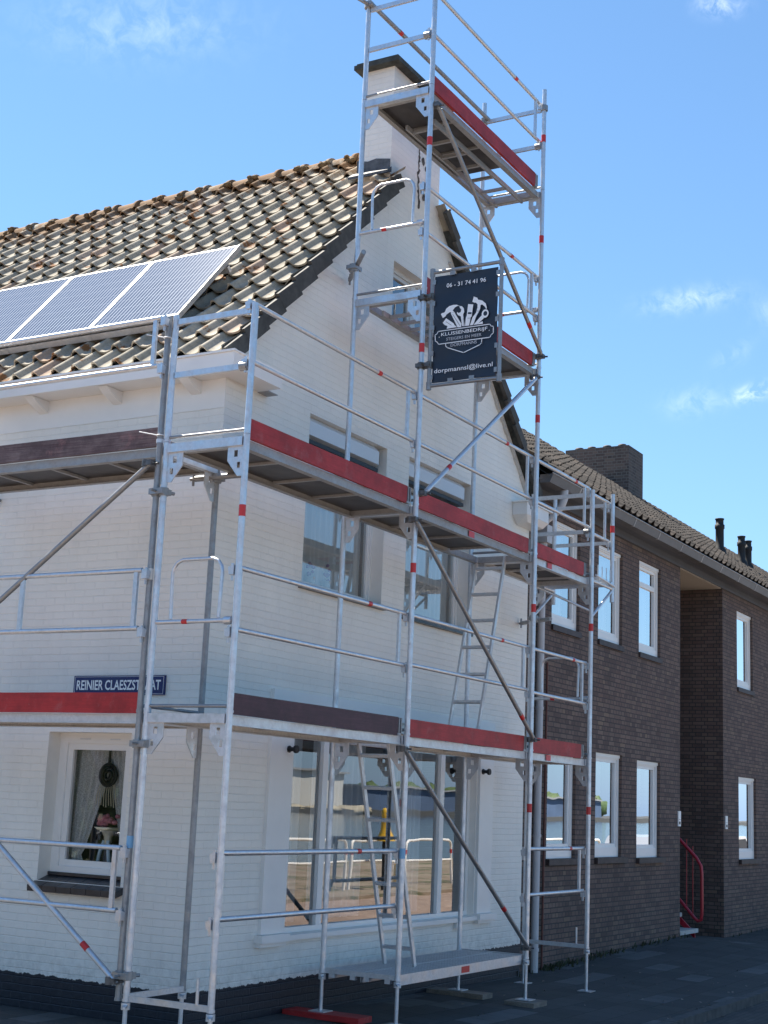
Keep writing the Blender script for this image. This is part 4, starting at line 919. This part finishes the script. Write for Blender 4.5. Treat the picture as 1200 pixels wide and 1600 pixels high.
# timber pads under the base plates
def pad(x0, x1, y0, y1, label, mat, cat='board', h=.036, grp=None):
    mb = MB(); z = max(gz(x0, y0), gz(x1, y1), gz(x0, y1), gz(x1, y0)); mb.box(x0, x1, y0, y1, z-.012, z+h); o = mb.build('timber_pad', mat); tag(o, label, cat, grp)
pad(2.44, 2.66, .28, 1.03, 'red painted plank under the inner scaffold foot below the ladder', 'redy')
pad(2.42, 2.72, -.14, .14, 'square grey timber pad under the nearest outer scaffold foot', 'wood')
pad(5.02, 5.24, .40, 1.02, 'long grey timber pad behind the low steel platform', 'wood')
pad(4.98, 5.30, -.16, .15, 'square timber pad under the outer foot right of the steel platform', 'wood')

# banner
bn = thing('banner', 'dark navy tradesman banner with white tools emblem in a steel frame on the scaffold', 'banner', (2.57, -.43, 3.06))
LB = (Vector((2.57, 0, 0)), -Y_, -X_)
yl, yr, zb_, zt2 = .085, .773, 3.065, 4.130
mb = MB()
mb.tube((2.57, -yl, zb_-.02), (2.57, -yl, zt2+.02), .0185, 12); mb.tube((2.57, -yr, zb_-.02), (2.57, -yr, zt2+.02), .0185, 12); mb.tube((2.57, -yl, zb_), (2.57, -yr, zb_), .0165, 12); mb.tube((2.57, -yl, zt2), (2.57, -yr, zt2), .0165, 12)
for y in (yl, yr):
    for z in (zb_, zt2): mb.tube((2.57, -y, z-.035), (2.57, -y, z+.035), .0235, 10)
mb.build('frame', 'galvold', bn)
for z in (3.90, 3.26):
    mb = MB(); mb.tube((2.57, 0, z-.03), (2.57, 0, z+.03), .034, 10); mb.box(2.53, 2.61, -.10, .04, z-.018, z+.018); mb.tube((2.57, -yl, z-.03), (2.57, -yl, z+.03), .030, 10); mb.tube((2.53, -.04, z), (2.48, -.04, z), .012, 6); mb.build('coupler', 'blacksteel', bn)
mb = MB(); nu, nv = 26, 40; BU0, BU1, BV0, BV1 = .112, .742, 3.088, 4.086
def bw(u, v): return .006*math.sin(9*u+5*v)+.004*math.sin(21*v-8*u)
vs = [LB[0]+LB[1]*(BU0+(BU1-BU0)*i/nu)+Z_*(BV0+(BV1-BV0)*j/nv)+LB[2]*bw(BU0+(BU1-BU0)*i/nu, BV0+(BV1-BV0)*j/nv) for j in range(nv+1) for i in range(nu+1)]
mb.add(vs, [(j*(nu+1)+i, j*(nu+1)+i+1, (j+1)*(nu+1)+i+1, (j+1)*(nu+1)+i) for j in range(nv) for i in range(nu)], True); mb.build('cloth', 'navy', bn)
def bp(mb, pts, c=.0125): mb.add([LB[0]+LB[1]*u+Z_*v+LB[2]*c for u, v in pts], [tuple(t) for t in tessellate_polygon([[Vector((u, v, 0)) for u, v in pts]])])
def stroke(mb, pts, w, c=.0135, closed=True):
    n = len(pts)
    for i in range(n if closed else n-1):
        a, b = Vector(pts[i]), Vector(pts[(i+1) % n]); d = (b-a).normalized(); q = Vector((-d.y, d.x))*w/2; e = d*w*.4
        P = [a-e+q, b+e+q, b+e-q, a-e-q]; mb.add([LB[0]+LB[1]*p.x+Z_*p.y+LB[2]*c for p in P], [(0, 1, 2, 3)])
BP = {
'hl': [(0.189,3.72),(0.21,3.68),(0.238,3.694),(0.244,3.707),(0.281,3.728),(0.295,3.716),(0.321,3.724),(0.307,3.739),(0.328,3.763),(0.353,3.774),(0.374,3.771),(0.345,3.787),(0.31,3.79),(0.27,3.783),(0.24,3.763),(0.228,3.735),(0.217,3.73),(0.197,3.727)],
'hlh': [(0.288,3.714),(0.323,3.722),(0.4,3.601),(0.396,3.571),(0.361,3.573)],
'wr': [(0.352,3.718),(0.367,3.706),(0.387,3.712),(0.392,3.736),(0.377,3.754),(0.372,3.771),(0.398,3.765),(0.418,3.742),(0.423,3.708),(0.412,3.685),(0.415,3.669),(0.431,3.576),(0.407,3.578),(0.389,3.672),(0.362,3.686),(0.35,3.704)],
'br': [(0.459,3.777),(0.51,3.766),(0.498,3.657),(0.489,3.65),(0.475,3.575),(0.435,3.576),(0.441,3.657),(0.448,3.668)],
'hrh': [(0.552,3.73),(0.58,3.718),(0.566,3.689),(0.543,3.651),(0.524,3.597),(0.513,3.575),(0.483,3.575),(0.507,3.648),(0.54,3.684)],
'hr': [(0.5,3.792),(0.513,3.839),(0.549,3.822),(0.555,3.805),(0.597,3.79),(0.633,3.757),(0.644,3.718),(0.641,3.701),(0.625,3.729),(0.598,3.753),(0.583,3.75),(0.579,3.719),(0.552,3.731),(0.553,3.76),(0.537,3.778),(0.52,3.781)],
'sph': [(0.595,3.652),(0.618,3.623),(0.554,3.574),(0.519,3.576),(0.564,3.622)],
'sc': [(0.211,3.634),(0.244,3.674),(0.321,3.616),(0.33,3.598),(0.357,3.576),(0.252,3.574),(0.26,3.599),(0.233,3.611)],
'sm': [(0.569,3.584),(0.607,3.598),(0.611,3.573),(0.557,3.574)]}
em = MB()
for i, (k, pts) in enumerate(BP.items()): bp(em, pts, .0125+.0002*i)
def circ(x, y, r, n=18): return [(x+r*math.cos(6.283*k/n), y+r*1.15*math.sin(6.283*k/n)) for k in range(n)]
bp(em, circ(.630, 3.664, .034), .0145)
band = [(0.138,3.529),(0.156,3.539),(0.17,3.56),(0.677,3.561),(0.692,3.542),(0.714,3.535),(0.714,3.474),(0.693,3.461),(0.683,3.44),(0.177,3.439),(0.163,3.46),(0.143,3.473)]
stroke(em, band, .0075); shield = [(0.248,3.437),(0.249,3.412),(0.27,3.395),(0.429,3.331),(0.588,3.385),(0.602,3.4),(0.604,3.434)]; stroke(em, shield, .0075, closed=False)
em.build('emblem', 'print', bn)
dk = MB(); bp(dk, circ(.632, 3.665, .019), .0152); bp(dk, [(.463, 3.70), (.497, 3.694), (.495, 3.678), (.458, 3.684)], .0152)
stroke(dk, [(.31, 3.700), (.385, 3.585)], .003, .0152, False); stroke(dk, [(.335, 3.705), (.395, 3.610)], .003, .0152, False); stroke(dk, [(.415, 3.650), (.42, 3.580)], .003, .0152, False)
stroke(dk, [(.46, 3.645), (.485, 3.642)], .003, .0152, False); stroke(dk, [(.30, 3.60), (.245, 3.64)], .003, .0152, False); stroke(dk, [(.548, 3.700), (.572, 3.694)], .003, .0152, False)
dk.build('emblem_detail', 'navy', bn)
for q in (('06 - 31 74 41 96', .237, 3.962, .390, .040, .008), ('KLUSSENBEDRIJF', .199, 3.502, .456, .040, .007), ('dorpmannsl@live.nl', .141, 3.160, .574, .056, .007)):
    tx = MB(); put_text(tx, LB, *q[:5], .0125, q[5]); tx.build('lettering', 'print', bn)
for q in (.180, .673): tx = MB(); bp(tx, circ(q, 3.505, .004, 8)); tx.build('dot', 'print', bn)
tx = MB(); put_text(tx, LB, 'STEIGERS EN MEER', .252, 3.463, .347, .027, .0125, .006); tx.build('lettering', 'navyd', bn); tx = MB(); put_text(tx, LB, 'DORPMANNS', .298, 3.401, .257, .029, .0125, .008); tx.build('lettering', 'navyd', bn)
cl_ = []
for z in (4.03, 3.83, 3.60, 3.36, 3.14): cl_ += [(.095, .128, z-.022, z+.022), (.73, .758, z-.022, z+.022)]
for u in (.27, .48): cl_ += [(u, u+.05, 4.075, 4.115), (u+.01, u+.06, 3.08, 3.112)]
for q in cl_: mb = MB(); mb.lbox(LB, *q, .012, .017); mb.build('clip', 'galvold', bn)

# ================================================================== BROWN TERRACE
YB = 1.15; XE = 46
tb = thing('terraced_house', 'dark brown brick terrace with white framed windows right of the white house', 'house', (XR, YB, -2.45))
LBW = LY(YB)
up_ = [(8.27, 9.18, 1.70, 3.05), (9.84, 10.75, 1.70, 3.0), (11.43, 12.36, 1.70, 3.05), (16.35, 17.33, 1.64, 2.98), (19.4, 20.4, 1.64, 2.98), (23, 24, 1.64, 2.98), (27, 28, 1.64, 2.98)]
dn_ = [(8.235, 9.14, -1.16, .20), (9.82, 10.79, -1.16, .20), (11.385, 12.36, -1.18, .17), (16.39, 17.46, -1.26, .12), (19.4, 20.4, -1.26, .12), (23, 24, -1.26, .12), (27, 28, -1.26, .12)]
mb = MB()
wall_poly(mb, [(XR, -2.9), (13.28, -2.9), (13.28, 3.29), (XR, 3.29)], [q for q in up_+dn_ if q[0] < 13], LBW, .12)
wall_poly(mb, [(15.51, -2.9), (XE, -2.9), (XE, 3.29), (15.51, 3.29)], [q for q in up_+dn_ if q[0] > 15], LBW, .12)
mb.add([(15.51, YB, -2.9), (15.51, 3.6, -2.9), (15.51, 3.6, 3.22), (15.51, YB, 3.22)], [(0, 1, 2, 3)]); mb.add([(13.28, YB, -2.9), (13.28, 3.6, -2.9), (13.28, 3.6, 3.22), (13.28, YB, 3.22)], [(0, 1, 2, 3)])
mb.add([(13.28, 3.6, -2.9), (15.51, 3.6, -2.9), (15.51, 3.6, 3.22), (13.28, 3.6, 3.22)], [(0, 1, 2, 3)])
mb.add([(XE, YB, -2.9), (XE, 8, -2.9), (XE, 8, 3.3), (XE, YB, 3.3)], [(0, 1, 2, 3)]); mb.add([(XR, 8, -2.9), (XE, 8, -2.9), (XE, 8, 3.3), (XR, 8, 3.3)], [(0, 1, 2, 3)])
mb.build('wall', 'brown', tb)
mb = MB(); mb.box(13.28, 15.51, YB+.02, 3.6, 3.222, 3.25); mb.build('porch_ceiling', 'soffit', tb)
mb = MB(); mb.box(13.7, 14.8, 3.50, 3.59, -1.6, .7); mb.build('porch_door', 'zinc', tb)
for k, (a0, a1, b0, b1) in enumerate(up_+dn_):
    rl = 2.72 if k == 2 else None
    w = window(tb, LBW, a0, a1, b0, b1, .045, fr=.065, sash=.045, glassm='glassc', rail=rl, bot=.11 if k < 7 else .13)
    tr = MB(); tr.lbox(LBW, a0+.002, a1-.002, b1-.045, b1-.002, -.044, -.030); tr.build('head_board', 'white', w)
    si = MB(); si.lbox(LBW, a0-.01, a1+.14 if k >= 7 else a1+.02, b0-.075, b0-.002, -.10, .05 if k >= 7 else .03); si.build('sill', 'sillb', w)
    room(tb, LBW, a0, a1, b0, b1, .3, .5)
    if k in (0, 1, 2, 3): curtain(LBW, a0+.09, a1-.09, b0+.1, b1-.1, .22, ['first', 'second', 'third', 'fourth'][k]+' upper window from the white house in the brown terrace, its pale net curtain', 'curtain')
    if k in (8, 9): curtain(LBW, a0+.09, a1-.25, b1-.65, b1-.1, .22, ['second', 'third'][k-8]+' lower window from the white house in the brown terrace, its short net curtain', 'sheer')
# roof
PB = R(34.9); sB = Vector((0, math.cos(PB), math.sin(PB))); eY, eZ = .78, 3.42; rY = 4.60; rZ = eZ+math.tan(PB)*(rY-eY)
sl_len = (rY-eY)/math.cos(PB); rowsB = 14; gB = sl_len/rowsB
mb = MB(); mb.add([(XR-.02, eY, eZ-.07), (XE, eY, eZ-.07), (XE, rY, rZ-.07), (XR-.02, rY, rZ-.07)], [(0, 1, 2, 3)]); mb.add([(XR-.02, 8.4, eZ-.03), (XE, 8.4, eZ-.03), (XE, rY, rZ-.03), (XR-.02, rY, rZ-.03)], [(0, 1, 2, 3)])
mb.add([(XR+.002, YB, 3.2), (XR+.002, 8, 3.2), (XR+.002, rY, rZ-.05)], [(0, 1, 2)])
rb = mb.build('roof', 'cap', tb)
mb = tiles(Vector((XR+.02, eY-.03, eZ-.01)), X_, sB, rowsB, 164, .2335, gB, lip=.055); mb.build('roof_tiles', 'tileb', rb)
rd = MB(); rd.tint = []; x = XR
while x < XE:
    seg = 8; n0 = len(rd.f)
    def ringx(xx, rr): return [Vector((xx, rY+math.cos(math.pi*k/(seg-1))*rr, rZ-.04+math.sin(math.pi*k/(seg-1))*rr*.95)) for k in range(seg)]
    vs = ringx(x, .10)+ringx(x, .13)+ringx(x+.05, .13)+ringx(x+.052, .115)+ringx(x+.36, .108)
    rd.add(vs, [(j*seg+k, j*seg+k+1, (j+1)*seg+k+1, (j+1)*seg+k) for j in range(4) for k in range(seg-1)], True); rd.tint += [random.random()]*(len(rd.f)-n0); x += .352
rd.build('ridge', 'tileb', rb)
mb = MB(); mb.hexa([(XR+.02, .80, 3.29), (XE, .80, 3.29), (XE, .93, 3.29), (XR+.02, .93, 3.29), (XR+.02, .755, 3.39), (XE, .755, 3.39), (XE, .93, 3.39), (XR+.02, .93, 3.39)])
gB_ = mb.build('gutter', 'zinc', tb)
mb = MB(); mb.tube((XR, .752, 3.395), (XE, .752, 3.395), .010, 8); x = XR+.9
while x < XE: mb.hexa([(x, .797, 3.285), (x+.03, .797, 3.285), (x+.03, .83, 3.285), (x, .83, 3.285), (x, .750, 3.393), (x+.03, .750, 3.393), (x+.03, .83, 3.393), (x, .83, 3.393)]); x += 1.0
mb.build('gutter_strap', 'zincl', gB_)
mb = MB(); mb.box(XR+.01, XE, .90, YB-.024, 3.335, 3.35); mb.box(XR+.01, XE, YB-.022, YB-.003, 3.23, 3.37); mb.build('fascia', 'fascia', tb)
# big chimney and small stacks
mb = MB(); mb.box(18.9, 19.75, 4.10, 5.49, 5.2, 6.82); cB = mb.build('chimney', 'chimbrick', tb)
for yy in (4.35, 4.68, 5.02, 5.3): mb = MB(); mb.lathe((19.2, yy, 6.82), [(.085, 0), (.10, .07), (.08, .10), (.05, .10)], 12); mb.build('chimney_pot', 'soot', cB)
mb = MB(); mb.box(36.5, 37.6, 3.9, 5.3, 5.2, 6.85); mb.build('chimney', 'chimbrick', tb)
for (x, r, zt_) in ((19.85, .085, 5.36), (21.40, .08, 5.28), (21.90, .075, 5.27)):
    zb2 = eZ+math.tan(PB)*(2.5-eY); mb = MB(); mb.lathe((x, 2.5, 0), [(r*1.9, zb2-.15), (r*1.5, zb2+.10), (r, zb2+.16), (r, zt_-.22), (r*1.18, zt_-.2), (r*1.18, zt_-.13), (r*.95, zt_-.12), (r*.95, zt_-.03), (r*1.1, zt_-.02), (r*1.1, zt_), (0, zt_)], 12); mb.build('vent_pipe', 'soot', rb)
# downpipes
mb = MB(); mb.path([(7.87, .84, 3.30), (7.87, .84, 3.20), (7.86, .87, 3.10), (7.85, .97, 3.0), (7.83, 1.06, 2.93), (7.82, 1.085, 2.85), (7.82, 1.085, 2.6)], .052, 12)
mb.tube((7.82, 1.09, 2.7), (7.81, 1.09, -2.44), .045, 12)
for z in (2.6, .6, -.9, -2.2): mb.tube((7.815, 1.09, z), (7.815, 1.09, z+.035), .052, 12)
mb.box(7.74, 7.90, 1.0, 1.145, 2.64, 2.86)
mb.build('downpipe', 'pipe', tb)
mb = MB(); mb.tube((8.11, 1.125, 1.2), (8.11, 1.125, -2.43), .014, 8); mb.build('conduit', 'rustpipe', tb)
for (x, z0, z1, num) in ((13.20, -.735, -.51, '2'), (15.62, -.76, -.55, '4')):
    mb = MB(); mb.lbox(LBW, x-.045, x+.075, z0, z1, .003, .018); q = mb.build('number_plate', 'white', tb)
    mb = MB(); mb.lbox(LBW, x-.02, x+.05, z0+.03, z0+.07, .0185, .0195); mb.lbox(LBW, x-.02, x+.05, z0+.10, z0+.105, .0185, .0195); mb.build('lettering', 'black', q)
# red handrail and steps in the porch
t = thing('handrail', 'red tubular handrail beside the porch steps of the brown terrace', 'handrail', (14.3, 1.3, -2.3))
mb = MB(); mb.path([(14.3, 3.2, .78), (14.3, 1.46, -.975), (14.3, 1.22, -1.215), (14.3, 1.15, -1.33), (14.3, 1.135, -1.45), (14.3, 1.135, -2.05), (14.3, 1.15, -2.15), (14.3, 1.20, -2.17), (14.3, 1.26, -2.12), (14.3, 1.46, -1.90), (14.3, 3.2, -.16)], .026, 10); mb.build('rail', 'redpaint', t)
for y in (1.38, 1.28, 1.7, 2.0, 2.4, 2.8): mb = MB(); mb.tube((14.3, y, -1.97+(y-1.4)*1.0), (14.3, y, -.915+(y-1.4)*1.0), .007, 6); mb.build('baluster', 'redpaint', t)
t = thing('porch_steps', 'concrete steps on a red steel stringer inside the porch', 'steps', (14.0, 1.3, -2.45))
for k in range(8): mb = MB(); mb.box(13.4, 14.26, 1.18+.26*k, 1.48+.26*k, -2.335+.22*k, -2.275+.22*k); mb.build('tread', 'concrete', t)
mb = MB(); mb.hexa([(14.20, 1.22, -2.43), (14.24, 1.22, -2.43), (14.24, 3.3, -.55), (14.20, 3.3, -.55), (14.20, 1.22, -2.34), (14.24, 1.22, -2.34), (14.24, 3.1, -.55), (14.20, 3.1, -.55)]); mb.build('stringer', 'redpaint', t)

# weeds along the wall foot
mb = MB()
for k in range(380):
    x = random.choice([random.uniform(8.0, 10.5), random.uniform(7.2, 13.3), random.uniform(8, 9)]); 
    if random.random() < .1: x = random.uniform(15.6, 22)
    y = YB-abs(random.gauss(0, .07))-.01; z = gz(x, y); a = random.uniform(0, 6.28); h = random.uniform(.015, .07); w_ = random.uniform(.006, .016); d = Vector((math.cos(a), math.sin(a), 0)); q = Vector((x, y, z))
    tp = q+Z_*h+Vector((random.uniform(-.03, .03), random.uniform(-.03, .01), 0)); mb.add([q-d*w_, q+d*w_, tp+d*w_*.4, tp-d*w_*.4], [(0, 1, 2, 3)])
o = mb.build('weeds', 'green'); o['kind'] = 'stuff'
mb = MB()
for k in range(260):
    x = random.uniform(4, 16); y = random.uniform(-1.45, -1.28) if random.random() < .6 else random.uniform(-1.3, 1.0); z = (gz(x, y) if y > -1.3 else -2.57); a = random.uniform(0, 6.28); r = random.uniform(.006, .02)
    mb.add([(x+r*math.cos(a+j*1.7), y+r*math.sin(a+j*1.7), z+.004+.004*j) for j in range(4)], [(0, 1, 2, 3)])
o = mb.build('litter', 'wood'); o['kind'] = 'stuff'

# ================================================================== WORLD BEHIND THE CAMERA (seen in the panes)
for k in range(16):
    x0 = -6.0+2.62*k; yb = -8.75; zb = -2.50
    t = thing('crowd_barrier', 'white and red tubular barrier in the quay row mirrored by the big window', 'barrier', (x0+1.2, yb, zb), 'white barriers along the quay')
    mb = MB(); mb.path([(x0, yb, zb), (x0, yb, zb+.92), (x0+.03, yb, zb+1.02), (x0+.12, yb, zb+1.08), (x0+2.28, yb, zb+1.08), (x0+2.37, yb, zb+1.02), (x0+2.40, yb, zb+.92), (x0+2.40, yb, zb)], .035, 8); mb.tube((x0, yb, zb+.60), (x0+2.4, yb, zb+.60), .028, 8); mb.build('tube_frame', 'white', t)
    for dx in (0, 2.40): mb = MB(); mb.tube((x0+dx, yb, zb+.76), (x0+dx, yb, zb+.86), .038, 8, caps=False); mb.build('band', 'stick', t)
t = thing('mooring_marker', 'yellow trumpet shaped quay marker on a dark post reflected in the big window', 'marker', (21.0, -8.3, -2.5))
mb = MB(); mb.tube((21, -8.3, -2.5), (21, -8.3, -1.4), .05, 8); mb.build('post', 'black', t)
mb = MB(); mb.lathe((21, -8.3, 0), [(.20, -1.42), (.19, -1.36), (.10, -1.2), (.085, -.95), (.10, -.75), (.06, -.68), (0, -.67)], 14); mb.build('head', 'yellow', t)
mb = MB(); mb.tube((22.0, -8.5, -2.5), (22.0, -8.5, -1.95), .14, 12); tag(mb.build('bollard', 'yellow'), 'short yellow bollard by the quay barriers', 'bollard')
for (x0, x1, h, d, m_, lab) in ((20, 260, 6.2, 30, 'shed', 'long blue warehouse on the far bank'), (270, 330, 9, 30, 'shedw', 'pale high warehouse on the far bank'), (340, 520, 6.0, 30, 'shed', 'second blue warehouse further along the far bank'), (-200, 0, 6, 30, 'shed', 'blue warehouse at the near end of the far bank')):
    t = thing('warehouse', lab, 'warehouse', (x0, -197, -2.2), 'warehouses across the water')
    mb = MB(); mb.box(x0, x1, -230, -197, -2.2, -2.2+h); mb.build('wall', m_, t); mb = MB(); mb.box(x0-1, x1+1, -231, -196, -2.2+h, -2.2+h+.5); mb.build('roof', 'zincl', t)
mb = MB()
for k in range(70):
    x = random.uniform(-200, 700); mb.ball((x, -270, 2.0+random.uniform(-1, 2)), random.uniform(4, 6.5), 9, 6, (1.5, 1, .8), .25)
o = mb.build('far_trees', 'leaf'); o['kind'] = 'stuff'
for k in range(7):
    x = 235+k*16+random.uniform(-6, 6); mb = MB(); mb.ball((x, -193, -2.6), random.uniform(3, 5), 12, 6, (1.8, 1, .35), .12); tag(mb.build('sand_heap', 'sandheap'), 'heap of sand on the far bank of the water', 'heap', 'sand heaps on the far bank')
# trees across the left street
for k, (x, y) in enumerate(((-17, 9), (-20, 16), (-18, 24))):
    t = thing('tree', ['leafy street tree nearest the corner across the left street', 'middle leafy tree across the left street', 'farthest leafy tree across the left street'][k], 'tree', (x, y, -2.57))
    mb = MB(); mb.tube((x, y, -2.57), (x, y, .5), .22, 10, .15)
    for q in range(6): a = q*1.05; mb.tube((x, y, .2), (x+1.6*math.cos(a), y+1.6*math.sin(a), 2.6), .1, 7, .04)
    mb.build('trunk', 'bark', t); mb = MB()
    for q in range(3200):
        a = random.uniform(0, 6.28); ph = math.acos(random.uniform(-1, 1)); r = 2.9*random.uniform(.35, 1)**.6*(1+.25*math.sin(3*a+k)*math.sin(4*ph)); c = Vector((x+r*math.sin(ph)*math.cos(a), y+r*math.sin(ph)*math.sin(a), 3.2+r*.85*math.cos(ph)))
        d = Vector((random.gauss(0, 1), random.gauss(0, 1), random.gauss(0, 1))).normalized(); e = d.orthogonal().normalized()*.14; f_ = d.cross(e)
        mb.add([c-e, c+f_*.6, c+e, c-f_*.6], [(0, 1, 2, 3)])
    mb.build('crown', 'leaf', t)
for q0 in range(3):
    mb = MB(); mb.box(-13.5, -12.5, 6.1+q0*11, 16.9+q0*11, -2.5, .4)
    for q in range(5200):
        c = Vector((-13+random.uniform(-.8, .8), 6+q0*11+random.uniform(0, 11), -2.5+random.uniform(0, 1)**.7*(3.4+.9*math.sin(q0*4+q*.01))))
        d = Vector((random.gauss(0, 1), random.gauss(0, 1), random.gauss(0, 1))).normalized(); e = d.orthogonal().normalized()*.15; f_ = d.cross(e); mb.add([c-e, c+f_*.6, c+e, c-f_*.6], [(0, 1, 2, 3)])
    tag(mb.build('hedge', 'leaf'), ['tall green hedge nearest the corner across the left street', 'middle stretch of tall hedge across the left street', 'farthest stretch of tall hedge across the left street'][q0], 'hedge')
# parked car (seen mirrored in the terrace windows)
def car(x, y, z, lab):
    t = thing('parked_car', lab, 'car', (x, y, z), 'cars parked along the quay'); mb = MB()
    prof = [(-2.1, .45), (-2.05, .75), (-1.35, .88), (-.75, 1.35), (.75, 1.40), (1.5, .95), (2.1, .85), (2.15, .45)]
    mb.prism([(x+a, y-.85, z+b) for a, b in prof]+[(x+2.1, y-.85, z+.25), (x-2.05, y-.85, z+.25)], Y_*1.7); mb.build('body', 'carpaint', t)
    for s in (-.853, .843): mb = MB(); mb.prism([(x+a, y+s, z+b) for a, b in ((-1.15, .9), (-.68, 1.28), (.7, 1.32), (1.25, .95))], Y_*.01); mb.build('side_window', 'black', t)
    for dx in (-1.3, 1.35):
        for s in (-.87, .67): mb = MB(); mb.tube((x+dx, y+s, z+.32), (x+dx, y+s+.2, z+.32), .32, 16); mb.build('wheel', 'black', t)
car(34, -6.6, -2.57, 'silver car parked before the far barriers'); car(41, -6.6, -2.57, 'second silver car parked farther along the quay')
